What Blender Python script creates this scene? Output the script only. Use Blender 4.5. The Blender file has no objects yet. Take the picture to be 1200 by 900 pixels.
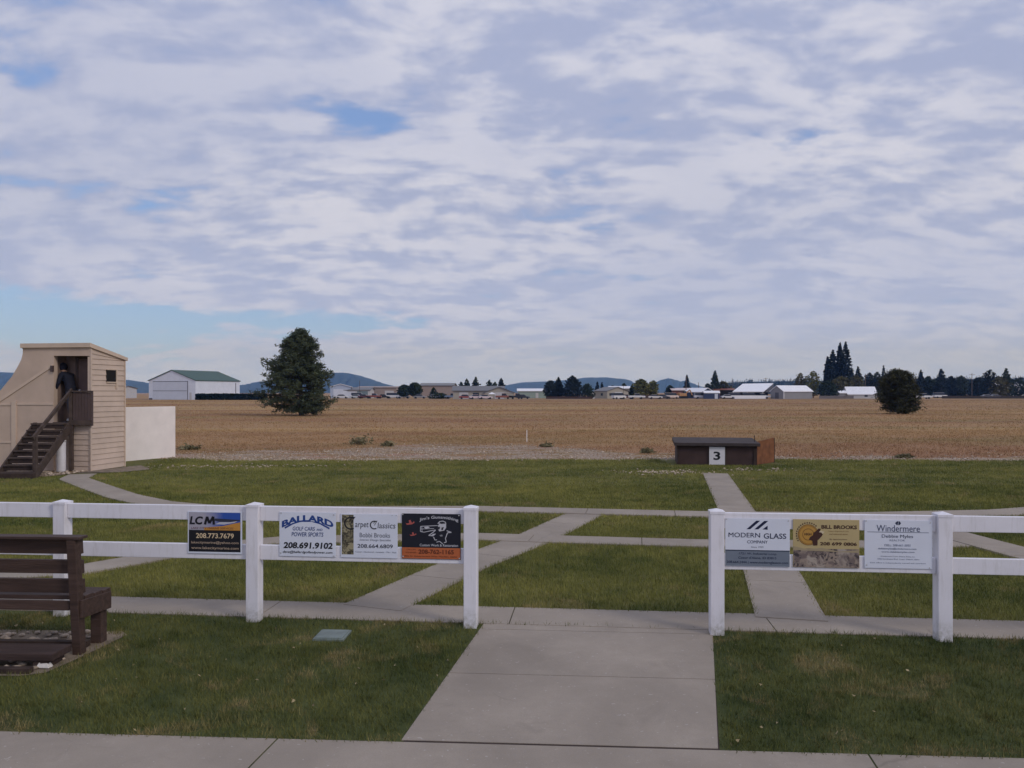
import bpy, bmesh, math, random
import numpy as np
from mathutils import Vector, Matrix
R = math.radians
scene = bpy.context.scene
col = scene.collection

# ------------------------------------------------------------------ camera
F, H, CX, HY = 940.0, 2.1, 600.0, 460.0        # focal length in photo pixels, eye height, principal column, horizon row
cd = bpy.data.cameras.new('camera'); cam = bpy.data.objects.new('camera', cd); col.objects.link(cam)
cam.location = (0, 0, H); cam.rotation_euler = (R(90), 0, 0)
cd.sensor_width = 36; cd.lens = 36 * F / 1200; cd.shift_y = 10 / 1200
cd.clip_start = 0.05; cd.clip_end = 40000
scene.camera = cam

# ------------------------------------------------------------------ exposure, world, sun
vs = scene.view_settings
vs.view_transform = 'Standard'; vs.look = 'None'; vs.exposure = 0; vs.gamma = 1; vs.use_curve_mapping = False
try:
    scene.cycles.use_denoising = True
    scene.cycles.max_bounces = 6; scene.cycles.diffuse_bounces = 3; scene.cycles.volume_bounces = 0
    scene.cycles.sample_clamp_indirect = 4
except Exception: pass

SUN_EL, SUN_AZ = 33, 128                         # azimuth clockwise from +Y (the view direction)
sl = bpy.data.lights.new('sun', 'SUN'); so = bpy.data.objects.new('sun', sl); col.objects.link(so)
sl.energy = 1.15; sl.angle = R(15); sl.color = (1.0, 0.93, 0.86)
sdir = Vector((math.sin(R(SUN_AZ)) * math.cos(R(SUN_EL)), math.cos(R(SUN_AZ)) * math.cos(R(SUN_EL)), math.sin(R(SUN_EL))))
so.rotation_euler = (-sdir).to_track_quat('-Z', 'Y').to_euler()
so.location = sdir * 60

class NT:
    """small helper that builds shader nodes"""
    def __init__(s, nt): s.nt = nt; s.L = nt.links
    def n(s, t, **kw):
        nd = s.nt.nodes.new(t)
        for k, v in kw.items(): setattr(nd, k, v)
        return nd
    def put(s, sock, v):
        if isinstance(v, bpy.types.NodeSocket): s.L.new(v, sock)
        elif v is not None:
            if isinstance(v, tuple) and len(v) == 3 and sock.type == 'RGBA': v = (*v, 1)
            sock.default_value = v
    def m(s, op, a, b=None, c=None, clamp=False):
        nd = s.n('ShaderNodeMath', operation=op, use_clamp=clamp)
        s.put(nd.inputs[0], a); s.put(nd.inputs[1], b); s.put(nd.inputs[2], c)
        return nd.outputs[0]
    def vm(s, op, a, b=None):
        nd = s.n('ShaderNodeVectorMath', operation=op)
        s.put(nd.inputs[0], a); s.put(nd.inputs[1], b)
        return nd.outputs['Value' if op in ('LENGTH', 'DOT_PRODUCT') else 'Vector']
    def noise(s, vec, scale, detail=3, rough=.5, dist=0):
        nd = s.n('ShaderNodeTexNoise')
        s.put(nd.inputs['Vector'], vec); nd.inputs['Scale'].default_value = scale
        nd.inputs['Detail'].default_value = detail; nd.inputs['Roughness'].default_value = rough
        nd.inputs['Distortion'].default_value = dist
        return nd.outputs[0]
    def mr(s, v, a, b, c=0., d=1., smooth=False):
        nd = s.n('ShaderNodeMapRange'); nd.clamp = True
        if smooth: nd.interpolation_type = 'SMOOTHSTEP'
        s.put(nd.inputs[0], v)
        for i, x in enumerate((a, b, c, d)): nd.inputs[i + 1].default_value = x
        return nd.outputs[0]
    def mix(s, f, a, b, mode='MIX'):
        nd = s.n('ShaderNodeMix', data_type='RGBA', blend_type=mode)
        s.put(nd.inputs[0], f); s.put(nd.inputs[6], a); s.put(nd.inputs[7], b)
        return nd.outputs[2]
    def scale(s, v, sx, sy, sz=1.):
        return s.vm('MULTIPLY', v, (sx, sy, sz))

w = bpy.data.worlds.new('World'); scene.world = w; w.use_nodes = True
wn = NT(w.node_tree); w.node_tree.nodes.clear()
SKY = 0.1
def build_world(g):
    out = g.n('ShaderNodeOutputWorld'); bg = g.n('ShaderNodeBackground'); bg.inputs[1].default_value = SKY
    sky = g.n('ShaderNodeTexSky'); sky.sky_type = 'NISHITA'; sky.sun_disc = False
    sky.sun_elevation = R(SUN_EL); sky.sun_rotation = R(SUN_AZ); sky.altitude = 700; sky.air_density = 1.0; sky.dust_density = 0.6; sky.ozone_density = 2.0
    d = g.n('ShaderNodeTexCoord').outputs['Generated']
    sp = g.n('ShaderNodeSeparateXYZ'); g.put(sp.inputs[0], d)
    z = g.m('MAXIMUM', sp.outputs[2], 0.0)
    zz = g.m('ADD', z, 0.27)
    cb = g.n('ShaderNodeCombineXYZ'); g.put(cb.inputs[0], g.m('DIVIDE', sp.outputs[0], zz)); g.put(cb.inputs[1], g.m('DIVIDE', sp.outputs[1], zz))
    p = cb.outputs[0]
    wp = g.n('ShaderNodeTexNoise'); g.put(wp.inputs['Vector'], p); wp.inputs['Scale'].default_value = 1.6; wp.inputs['Detail'].default_value = 2
    p = g.vm('ADD', p, g.scale(g.vm('SUBTRACT', wp.outputs[1], (.5, .5, .5)), .2, .2, 0))
    big = g.noise(g.vm('ADD', p, (13.2, 4.1, 0)), 1.15, 3, .5)
    mid = g.noise(g.vm('ADD', p, (3.3, 9.7, 2)), 3.0, 3, .5, .0)
    puf = g.noise(g.vm('ADD', g.scale(p, .85, 1.3), (7.1, 1.2, 5)), 9.5, 4, .5, .0)
    cov = g.m('ADD', g.m('MULTIPLY', big, .45), g.m('ADD', g.m('MULTIPLY', mid, .4), g.m('MULTIPLY', puf, .35)))
    # holes in the cloud deck where the blue shows, given as sky directions with their widths
    def hole(px, py, wx, wy, amt):
        v = Vector(((px - CX) / F, 1, (HY - py) / F)).normalized()
        dv = g.scale(g.vm('SUBTRACT', d, tuple(v)), F / wx, F / wx, F / wy)
        return g.m('MULTIPLY', g.mr(g.vm('LENGTH', dv), 0, 1, 1, 0, True), amt)
    hs = None
    for a in HOLES:
        h = hole(*a); hs = h if hs is None else g.m('ADD', hs, h)
    cov = g.m('SUBTRACT', cov, hs)
    fac = g.mr(cov, .395, .52, 0, 1, True)
    lump = g.m('ADD', g.m('MULTIPLY', puf, .66), g.m('MULTIPLY', mid, .34))
    br = g.mr(lump, .40, .59, 0, 1, True)
    bigs = g.noise(g.vm('ADD', p, (1.7, 22.1, 3)), 1.0, 3, .5)
    br = g.m('MULTIPLY', br, g.mr(bigs, .38, .58, .52, 1.0))
    c = g.mix(br, (3.9, 4.4, 6.4), (6.35, 6.5, 7.75))
    lowz = g.mr(z, 0.0, .24, 1, 0, True)
    c = g.mix(g.m('MULTIPLY', lowz, .7), c, (4.7, 5.45, 8.5))
    blue = g.mix(.6, g.scale(sky.outputs[0], 1, 1, 1), (2.6, 4.0, 7.9))
    blue = g.mix(g.m('MULTIPLY', g.mr(z, 0, .12, 1, 0), .55), blue, (3.5, 4.9, 8.8))
    fac = g.m('MULTIPLY', fac, g.mr(z, .0, .05, .75, 1))
    g.put(bg.inputs[0], g.mix(fac, blue, c)); g.L.new(bg.outputs[0], out.inputs[0])
HOLES = [(670, 95, 190, 120, -.16), (930, 60, 160, 70, -.06), (60, 375, 360, 58, .36), (440, 150, 90, 36, .09), (350, 120, 80, 50, .05), (955, 160, 150, 34, .13), (5, 105, 60, 50, .06),
         (400, 378, 200, 22, .2), (700, 320, 200, 20, .05), (160, 320, 120, 20, .1)]
build_world(wn)

# ------------------------------------------------------------------ geometry helpers
def gp(x, y):
    d = H * F / (y - HY); return ((x - CX) / F * d, d)
def at(x, y, d): return Vector(((x - CX) / F * d, d, H - (y - HY) * d / F))

def tag(o, label=None, cat=None, group=None, kind=None):
    if label: o['label'] = label
    if cat: o['category'] = cat
    if group: o['group'] = group
    if kind: o['kind'] = kind
    return o
def empty(name, loc, rz=0.):
    o = bpy.data.objects.new(name, None); col.objects.link(o); o.location = loc; o.rotation_euler = (0, 0, rz); o.empty_display_size = .3
    return o
def copy_tree(o, parent=None):
    c = o.copy(); col.objects.link(c); c.parent = parent
    for k in list(o.children): copy_tree(k, c)
    return c

class MB:
    def __init__(s): s.v = []; s.f = []; s.mi = []; s.cur = 0
    def add(s, vs_, fs):
        b = len(s.v); s.v += [tuple(q) for q in vs_]
        for f in fs: s.f.append([b + i for i in f]); s.mi.append(s.cur)
    def box(s, cx, cy, cz, sx, sy, sz, rz=0., M=None):
        pts = []
        c_, s_ = math.cos(rz), math.sin(rz)
        for dz in (-.5, .5):
            for dx, dy in ((-.5, -.5), (.5, -.5), (.5, .5), (-.5, .5)):
                x, y = dx * sx, dy * sy
                q = Vector((cx + x * c_ - y * s_, cy + x * s_ + y * c_, cz + dz * sz))
                pts.append(M @ q if M else q)
        s.add(pts, [(3, 2, 1, 0), (4, 5, 6, 7), (0, 1, 5, 4), (1, 2, 6, 5), (2, 3, 7, 6), (3, 0, 4, 7)]); return s
    def ext(s, pts, off):
        """polygon of 3d points extruded by a vector"""
        n = len(pts); off = Vector(off); P_ = [Vector(q) for q in pts]
        s.add(P_ + [q + off for q in P_], [tuple(range(n - 1, -1, -1)), tuple(range(n, 2 * n))] + [(i, (i + 1) % n, n + (i + 1) % n, n + i) for i in range(n)]); return s
    def prism(s, poly, z0, z1): return s.ext([(x, y, z0) for x, y in poly], (0, 0, z1 - z0))
    def flat(s, pts): s.add(pts, [tuple(range(len(pts)))]); return s
    def bar(s, a, b, w_, h_, up=(0, 0, 1)):
        a, b = Vector(a), Vector(b); d = (b - a); L = d.length; d.normalize(); up = Vector(up)
        x = d.cross(up).normalized(); u = x.cross(d)
        pts = []
        for q in (a, b):
            for i, j in ((-1, -1), (1, -1), (1, 1), (-1, 1)): pts.append(q + x * (i * w_ / 2) + u * (j * h_ / 2))
        s.add(pts, [(3, 2, 1, 0), (4, 5, 6, 7), (0, 1, 5, 4), (1, 2, 6, 5), (2, 3, 7, 6), (3, 0, 4, 7)]); return s
    def tube(s, pts, rad, n=8):
        pts = [Vector(q) for q in pts]; rs = rad if isinstance(rad, (list, tuple)) else [rad] * len(pts)
        V = []; Fs = []
        for i, q in enumerate(pts):
            d = (pts[min(i + 1, len(pts) - 1)] - pts[max(i - 1, 0)]).normalized()
            up = Vector((0, 0, 1)) if abs(d.z) < .9 else Vector((1, 0, 0))
            x = d.cross(up).normalized(); y = x.cross(d)
            for k in range(n):
                a = 2 * math.pi * k / n; V.append(q + (x * math.cos(a) + y * math.sin(a)) * rs[i])
        for i in range(len(pts) - 1):
            for k in range(n): Fs.append((i * n + k, i * n + (k + 1) % n, (i + 1) * n + (k + 1) % n, (i + 1) * n + k))
        Fs.append(tuple(range(n - 1, -1, -1))); Fs.append(tuple(range((len(pts) - 1) * n, len(pts) * n)))
        s.add(V, Fs); return s
    def build(s, name, mats, parent=None, bev=0., smooth=False, loc=None, rz=0.):
        me = bpy.data.meshes.new(name); me.from_pydata(s.v, [], s.f); me.update()
        bm = bmesh.new(); bm.from_mesh(me); bmesh.ops.recalc_face_normals(bm, faces=bm.faces); bm.to_mesh(me); bm.free()
        mats = mats if isinstance(mats, (list, tuple)) else [mats]
        for m_ in mats: me.materials.append(m_)
        if len(mats) > 1: me.polygons.foreach_set('material_index', s.mi)
        if smooth: me.polygons.foreach_set('use_smooth', [True] * len(me.polygons))
        o = bpy.data.objects.new(name, me); col.objects.link(o); o.parent = parent
        if loc is not None: o.location = loc
        if rz: o.rotation_euler = (0, 0, rz)
        if bev:
            b = o.modifiers.new('bevel', 'BEVEL'); b.width = bev; b.segments = 2; b.limit_method = 'ANGLE'; b.angle_limit = R(40)
        return o

def np_mesh(name, V, Fc, mat, parent=None, loc=None, smooth=False):
    k = Fc.shape[1]; me = bpy.data.meshes.new(name)
    me.vertices.add(len(V)); me.vertices.foreach_set('co', np.ascontiguousarray(V, dtype=np.float32).ravel())
    me.loops.add(Fc.size); me.loops.foreach_set('vertex_index', np.ascontiguousarray(Fc, dtype=np.int32).ravel())
    me.polygons.add(len(Fc)); me.polygons.foreach_set('loop_start', np.arange(0, Fc.size, k, dtype=np.int32))
    try: me.polygons.foreach_set('loop_total', np.full(len(Fc), k, dtype=np.int32))
    except Exception: pass
    me.update(calc_edges=True); me.materials.append(mat)
    if smooth: me.polygons.foreach_set('use_smooth', [True] * len(me.polygons))
    o = bpy.data.objects.new(name, me); col.objects.link(o); o.parent = parent
    if loc is not None: o.location = loc
    return o

# ------------------------------------------------------------------ materials
def mat(name, c, rough=.8, var=.25, scale=6., c2=None, bump=0., bscale=40., metal=0., spec=.3, coord='Object', stretch=None, detail=4):
    m_ = bpy.data.materials.new(name); m_.use_nodes = True; g = NT(m_.node_tree)
    b = m_.node_tree.nodes['Principled BSDF']
    b.inputs['Roughness'].default_value = rough; b.inputs['Metallic'].default_value = metal
    b.inputs['Specular IOR Level'].default_value = spec
    v = g.n('ShaderNodeNewGeometry').outputs['Position'] if coord == 'World' else g.n('ShaderNodeTexCoord').outputs['Object']
    if stretch: v = g.scale(v, *stretch)
    nz = g.noise(v, scale, detail, .6)
    f = g.mr(nz, .3, .7)
    a = c2 if c2 else tuple(x * (1 - var) for x in c)
    hi = c if c2 else tuple(min(1, x * (1 + var * .6)) for x in c)
    cc = g.mix(f, a, hi)
    g.put(b.inputs['Base Color'], cc)
    if bump:
        bn = g.n('ShaderNodeBump'); bn.inputs['Strength'].default_value = bump; bn.inputs['Distance'].default_value = .02
        g.put(bn.inputs['Height'], g.noise(v, bscale, 4, .6)); g.put(b.inputs['Normal'], bn.outputs[0])
    return m_

def concrete_mat(name, c):
    m_ = bpy.data.materials.new(name); m_.use_nodes = True; g = NT(m_.node_tree); b = m_.node_tree.nodes['Principled BSDF']
    b.inputs['Roughness'].default_value = .9; b.inputs['Specular IOR Level'].default_value = .25
    p = g.n('ShaderNodeNewGeometry').outputs['Position']
    big = g.mr(g.noise(p, .9, 4, .6, .4), .3, .7); mid = g.mr(g.noise(p, 7, 5, .65), .3, .7); fine = g.noise(p, 160, 2, .6)
    cc = g.mix(big, tuple(x * .74 for x in c), tuple(x * 1.12 for x in c))
    st = g.mr(g.noise(g.vm('ADD', p, (31, 17, 0)), 1.7, 6, .7, .8), .56, .68); cc = g.mix(g.m('MULTIPLY', st, .32), cc, tuple(x * .55 for x in c))
    cc = g.mix(g.m('MULTIPLY', mid, .35), cc, tuple(x * .72 for x in c))
    cc = g.mix(g.mr(fine, .35, .75, 0, .4), cc, tuple(x * .6 for x in c))
    spk = g.mr(g.noise(p, 34, 2, .5), .69, .74)                        # pale crumbs and lichen spots
    cc = g.mix(g.m('MULTIPLY', spk, .5), cc, (.5, .46, .42))
    cr = g.n('ShaderNodeTexVoronoi'); cr.feature = 'DISTANCE_TO_EDGE'; cr.inputs['Scale'].default_value = .55
    g.put(cr.inputs['Vector'], g.vm('ADD', p, g.scale(g.vm('SUBTRACT', g.n_color(p, 2.5), (.5, .5, .5)), .35, .35, 0)))
    crk = g.m('MULTIPLY', g.mr(cr.outputs['Distance'], .0, .006, 1, 0), g.mr(g.noise(p, .7, 2), .57, .63))
    cc = g.mix(g.m('MULTIPLY', crk, .4), cc, tuple(x * .35 for x in c))
    g.put(b.inputs['Base Color'], cc)
    bn = g.n('ShaderNodeBump'); bn.inputs['Strength'].default_value = .35; bn.inputs['Distance'].default_value = .004
    g.put(bn.inputs['Height'], g.m('ADD', fine, mid)); g.put(b.inputs['Normal'], bn.outputs[0])
    return m_
def _nc(self, p, sc):
    nd = self.n('ShaderNodeTexNoise'); self.put(nd.inputs['Vector'], p); nd.inputs['Scale'].default_value = sc; nd.inputs['Detail'].default_value = 4
    return nd.outputs[1]
NT.n_color = _nc

def grass_mat(name, dark, mid, straw, straw_amt=.62, k=1., yr=None):
    m_ = bpy.data.materials.new(name); m_.use_nodes = True; g = NT(m_.node_tree); b = m_.node_tree.nodes['Principled BSDF']
    b.inputs['Roughness'].default_value = .85; b.inputs['Specular IOR Level'].default_value = .12
    p = g.scale(g.n('ShaderNodeNewGeometry').outputs['Position'], 1, 1, 0)
    a = g.noise(p, .55 * k, 4, .6, .5); c = g.noise(p, 3.2 * k, 4, .65); f = g.noise(p, 90 * k, 1, .5)
    a2 = g.noise(g.scale(p, .16, .5), 1.4 * k, 3, .55)
    t = g.m('ADD', g.m('MULTIPLY', g.m('ADD', g.m('MULTIPLY', a, .5), g.m('MULTIPLY', a2, .5)), .55), g.m('ADD', g.m('MULTIPLY', c, .3), g.m('MULTIPLY', f, .25)))
    cc = g.mix(g.mr(t, .44, .66), dark, mid)
    s = g.m('MULTIPLY', g.mr(g.noise(p, 1.3 * k, 5, .7, .6), straw_amt, straw_amt + .12), g.mr(f, .3, .6))
    cc = g.mix(s, cc, straw)
    g.put(b.inputs['Base Color'], cc)
    return m_

def field_mat(name, gain=1.):
    m_ = bpy.data.materials.new(name); m_.use_nodes = True; g = NT(m_.node_tree); b = m_.node_tree.nodes['Principled BSDF']
    b.inputs['Roughness'].default_value = .95; b.inputs['Specular IOR Level'].default_value = .08
    p = g.scale(g.n('ShaderNodeNewGeometry').outputs['Position'], 1, 1, 0)
    a = g.noise(g.scale(p, .008, .05), 1., 4, .6, .3); c = g.noise(g.scale(p, .10, .24), 1., 5, .68); f = g.noise(p, 2.2, 4, .7); e = g.noise(p, 14, 2, .6)
    k = lambda q: tuple(x * gain for x in q)
    cc = g.mix(g.mr(a, .42, .58), k((.40, .26, .125)), k((.285, .16, .092)))
    cc = g.mix(g.mr(c, .45, .65, 0, .75), cc, k((.37, .235, .12)))
    cc = g.mix(g.mr(g.noise(g.scale(p, .12, .28), 1.7, 5, .7), .54, .68, 0, .55), cc, k((.19, .115, .065)))
    cc = g.mix(g.mr(g.noise(g.scale(g.vm('ADD', p, (40, 7, 0)), .05, .11), 1., 4, .6, .5), .5, .64, 0, .7), cc, k((.245, .185, .085)))
    cc = g.mix(g.mr(f, .5, .72, 0, .65), cc, k((.17, .095, .05)))
    cc = g.mix(g.mr(e, .55, .75, 0, .4), cc, k((.42, .28, .145)))
    g.put(b.inputs['Base Color'], cc)
    return m_

M = {}
M['conc'] = concrete_mat('weathered_concrete', (.365, .312, .258))
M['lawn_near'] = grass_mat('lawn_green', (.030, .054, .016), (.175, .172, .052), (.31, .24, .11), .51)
M['lawn_far'] = grass_mat('lawn_olive', (.066, .092, .026), (.295, .275, .078), (.36, .27, .12), .56, .8)
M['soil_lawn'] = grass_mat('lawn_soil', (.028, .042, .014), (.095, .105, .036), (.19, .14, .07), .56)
M['soil_far'] = grass_mat('lawn_soil_far', (.07, .08, .025), (.18, .165, .05), (.22, .17, .08), .56, .8)
M['field'] = field_mat('dry_field'); M['straw'] = field_mat('dry_stalks', 1.08)
M['gravel'] = mat('gravel_bed', (.36, .255, .175), .95, .6, 1.6, coord='World', bump=.6, bscale=25, detail=6)
def gravel_mat():
    m_ = bpy.data.materials.new('gravel_bed'); m_.use_nodes = True; g = NT(m_.node_tree); b = m_.node_tree.nodes['Principled BSDF']; b.inputs['Roughness'].default_value = .95; b.inputs['Specular IOR Level'].default_value = .1
    p = g.scale(g.n('ShaderNodeNewGeometry').outputs['Position'], 1, 1, 0)
    cc = g.mix(g.mr(g.noise(p, 9, 4, .7), .38, .62), (.20, .145, .105), (.44, .36, .29))
    cc = g.mix(g.mr(g.noise(g.scale(p, .35, .9), 1.3, 5, .7, .4), .47, .56), cc, (.25, .17, .085))
    cc = g.mix(g.m('MULTIPLY', g.mr(g.noise(g.scale(g.vm('ADD', p, (5, 9, 0)), .3, .6), 1., 4, .6), .56, .66), .6), cc, (.36, .19, .14))
    g.put(b.inputs['Base Color'], cc); return m_
M['gravel'] = gravel_mat()
M['stone'] = mat('pale_stone', (.50, .405, .32), .9, .6, 5, coord='World')
M['soil'] = mat('bare_soil', (.24, .19, .14), .95, .4, 5, coord='World', bump=.5)
M['vinyl'] = mat('white_vinyl', (.76, .74, .79), .45, .05, 2.5, spec=.4, coord='World')
def vinyl_mat():
    m_ = bpy.data.materials.new('white_vinyl'); m_.use_nodes = True; g = NT(m_.node_tree); b = m_.node_tree.nodes['Principled BSDF']; b.inputs['Roughness'].default_value = .45
    p = g.n('ShaderNodeNewGeometry').outputs['Position']; sp = g.n('ShaderNodeSeparateXYZ'); g.put(sp.inputs[0], p)
    cc = g.mix(g.mr(g.noise(p, 3, 5, .6), .3, .7), (.72, .70, .74), (.79, .77, .82))
    sm = g.m('MULTIPLY', g.mr(g.noise(g.scale(p, 9, 9, 1.2), 2.4, 5, .7), .52, .72), .35); cc = g.mix(sm, cc, (.42, .39, .35))
    sp2 = g.m('MULTIPLY', g.mr(sp.outputs[2], .02, .20, 1, 0), g.mr(g.noise(p, 22, 4, .7), .35, .65)); cc = g.mix(g.m('MULTIPLY', sp2, .75), cc, (.22, .20, .13))
    g.put(b.inputs['Base Color'], cc); return m_
M['vinyl'] = vinyl_mat()
M['alu'] = mat('white_sign_sheet', (.68, .71, .80), .4, .05, 3, spec=.4)
M['bench'] = mat('dark_brown_stained_wood', (.066, .039, .030), .7, .4, 4, bump=.3, bscale=18, stretch=(.5, 6, 6), spec=.35)
M['plank'] = mat('brown_wood_plank', (.058, .036, .031), .75, .4, 4, bump=.3, bscale=18, stretch=(.5, 6, 6))
M['timber'] = mat('dark_timber', (.05, .033, .027), .85, .4, 6, bump=.3)
M['stairwood'] = mat('weathered_stair_wood', (.078, .055, .046), .85, .4, 6, bump=.3)
M['tan'] = mat('tan_stucco', (.56, .43, .34), .9, .14, 1.3, bump=.15, bscale=60)
M['tansiding'] = mat('tan_siding', (.58, .455, .37), .8, .12, 1.6)
M['tantrim'] = mat('tan_trim', (.60, .47, .37), .8, .08, 3)
M['doorbrown'] = mat('dark_brown_door', (.085, .056, .052), .6, .2, 3)
M['dark'] = mat('dark_opening', (.012, .010, .010), .9, .1)
M['panelwhite'] = mat('whitewashed_board', (.82, .75, .71), .8, .09, 1.6)
M['pipe'] = mat('white_plastic', (.62, .60, .62), .5, .1)
M['housebrown'] = mat('dark_brown_panel', (.06, .036, .033), .8, .25, 3)
M['rust'] = mat('rusty_orange_board', (.19, .075, .032), .85, .35, 5)
M['roofdark'] = mat('grey_tar_roof', (.058, .045, .044), .85, .35, 4)
M['lid'] = mat('grey_green_plastic', (.17, .205, .19), .6, .25, 9)
M['trunk'] = mat('bark', (.09, .065, .05), .95, .3, 6, bump=.5)
def leafmat(name, c, c2, sc=.8):
    return mat(name, c, .85, 0, sc, c2=c2, spec=.1, coord='World', detail=5)
M['pine'] = leafmat('pine_needles', (.105, .125, .072), (.030, .042, .026), 1.3)
M['bush'] = leafmat('dark_juniper', (.078, .078, .042), (.022, .026, .016), 1.9)
M['fir'] = leafmat('dark_fir', (.025, .034, .028), (.010, .016, .015), .25)
M['fir2'] = leafmat('green_fir', (.050, .062, .030), (.020, .030, .018), .25)
M['maple'] = leafmat('yellow_green_leaves', (.18, .17, .045), (.070, .080, .025), .3)
M['olive'] = leafmat('olive_leaves', (.12, .105, .045), (.050, .050, .024), .3)
M['green'] = leafmat('dark_green_leaves', (.040, .055, .026), (.015, .024, .013), .3)
M['forest'] = leafmat('forest', (.030, .042, .034), (.012, .019, .018), .01)
M['hill'] = leafmat('forested_hill', (.040, .055, .035), (.022, .032, .025), .004)
M['weed'] = leafmat('weed_green', (.24, .21, .12), (.13, .12, .07), 3)
def paint(name, c, r=.5, var=.06, **k): return mat(name, c, r, var, .6, **k)
M['hangarwall'] = paint('white_metal_siding', (.66, .70, .80)); M['hangarroof'] = paint('green_metal_roof', (.035, .085, .065))
M['hangardoor'] = paint('grey_white_door', (.56, .60, .70)); M['seam'] = paint('dark_seam', (.10, .10, .12)); M['hedge'] = leafmat('hedge_leaves', (.012, .022, .014), (.006, .012, .008), 2)
M['whiteroof'] = paint('white_metal_roof', (.80, .81, .86)); M['greywall'] = paint('grey_metal_wall', (.25, .25, .27)); M['navy'] = paint('navy_wall', (.035, .05, .11))
M['greyroof'] = paint('grey_shingle', (.15, .15, .16)); M['beigewall'] = paint('beige_wall', (.36, .335, .29)); M['tanwall'] = paint('tan_metal', (.30, .24, .215))
M['palegreen'] = paint('pale_green_wall', (.27, .34, .31)); M['redbrown'] = paint('red_brown_wall', (.22, .085, .06)); M['pinkroof'] = paint('pale_pink_roof', (.62, .52, .52))
M['bluewall'] = paint('pale_blue_wall', (.36, .42, .55)); M['orangetan'] = paint('orange_tan', (.42, .23, .10)); M['glass'] = mat('dark_glass', (.03, .035, .05), .15, .1, spec=.5)
M['tyre'] = mat('tyre_rubber', (.02, .02, .02), .9, .1); M['greytrim'] = paint('light_grey_trim', (.5, .5, .52)); M['asphalt'] = mat('asphalt', (.14, .125, .125), .9, .2, .1, coord='World')
M['polewood'] = mat('pole_wood', (.13, .10, .085), .9, .2)

# ------------------------------------------------------------------ ground, paths, lawns
def sheet(name, poly, z, m_, kind='structure'):
    mb = MB(); mb.flat([(x, y, z) for x, y in poly]); o = mb.build(name, m_); o['kind'] = kind; return o
NR = 96
g0 = MB(); g0.flat([(12000 * math.cos(2 * math.pi * i / NR), 12000 * math.sin(2 * math.pi * i / NR), 0) for i in range(NR)])
tag(g0.build('ground', M['field']), kind='structure')

def fence_y(x): return 7.16 - .097 * (x + .3655)
def wob(i, a, s): return a * (math.sin(i * 1.7 * s) + .6 * math.sin(i * 3.1 * s + 1.3) + .4 * math.sin(i * 7.3 * s + .4))
far_edge = []
for i in range(121):
    x = -24 + i * .4
    y = 24.9 + .25 * math.sin(x * .25) + wob(x, .12, 1.0) - .012 * max(0, x) + (.9 if x < -9 else 0) * min(1, (-9 - x) / 3)
    far_edge.append((x, y))
def far_y(x): return np.interp(x, [q[0] for q in far_edge], [q[1] for q in far_edge])
lawn_poly = [(-24, -4), (24, -4)] + far_edge[::-1]
sheet('lawn_ground', [(-24, 9.95), (24, 5.15)] + far_edge[::-1], .010, M['soil_far'])
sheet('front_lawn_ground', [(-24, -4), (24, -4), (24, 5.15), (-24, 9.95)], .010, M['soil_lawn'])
gr_back = []
def gback(x): return 26.1 + 6.5 * math.exp(-((x + 2.0) / 6.0) ** 2) + 1.2 * math.exp(-((x + 11) / 4) ** 2) + wob(x, .5, .7)
for i in range(121):
    x = -24 + i * .4; gr_back.append((x, gback(x)))
sheet('gravel_strip', [(x, y - .6) for x, y in far_edge] + gr_back[::-1], .005, M['gravel'])

paths = []      # (points, width) used to keep the grass off the concrete
def strip(name, pts, wd, z, gap=1.5):
    pts = [Vector((x, y)) for x, y in pts]
    # resample the centre line
    cum = [0]
    for a, b in zip(pts, pts[1:]): cum.append(cum[-1] + (b - a).length)
    def P(s):
        for i in range(len(pts) - 1):
            if s <= cum[i + 1] or i == len(pts) - 2:
                t = (s - cum[i]) / max(1e-6, cum[i + 1] - cum[i]); return pts[i].lerp(pts[i + 1], t)
    def N(s):
        d = (P(min(s + .3, cum[-1])) - P(max(s - .3, 0))).normalized(); return Vector((-d.y, d.x))
    n = max(1, round(cum[-1] / gap)); mb = MB()
    for k in range(n):
        s0, s1 = cum[-1] * k / n + .005, cum[-1] * (k + 1) / n - .005
        L_, R_ = [], []
        for j in range(5):
            s = s0 + (s1 - s0) * j / 4; q, nn = P(s), N(s)
            L_.append(q + nn * wd / 2); R_.append(q - nn * wd / 2)
        for j in range(4):
            mb.prism([tuple(R_[j]), tuple(R_[j + 1]), tuple(L_[j + 1]), tuple(L_[j])], 0, z)
    paths.append((np.array([tuple(q) for q in pts]), wd))
    return tag(mb.build(name, M['conc']), kind='structure')
cross = [(x, 7.53 - .1 * (x + .36)) for x in (-14, -8, -4, -.36, 4, 9, 14)]
strip('cross_path', cross, .56, .020, 2.4)
strip('diagonal_path', [(-1.36, 7.75), (-.62, 9.6), (.32, 11.45), (1.35, 14.0)], .64, .024)
strip('trap_path', [(2.56, 7.35), (3.0, 9.25), (4.05, 14.6), (5.22, 20.6)], .63, .028)
strip('middle_path', [(-9.5, 7.95), (-7, 8.7), (-5.05, 9.4), (-4.4, 10.3), (-3.36, 11.28), (-.49, 11.55), (.676, 11.34), (2.67, 11.03), (5.0, 10.95), (6.45, 11.1)], .55, .032)
strip('station_path', [(-10.9, 20.4), (-10.55, 19.3), (-9.0, 17.45), (-7.75, 16.0), (-6.6, 14.95), (-5.6, 14.45), (-4.67, 14.25), (-.61, 14.3), (3.31, 13.66), (5.8, 13.5), (8.5, 13.85), (12, 15.2), (15, 18)], .62, .036)
strip('right_path', [(6.3, 13.4), (6.41, 11.7), (6.6, 10.1), (7.0, 8.2), (7.3, 7.0)], .62, .040)
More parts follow.
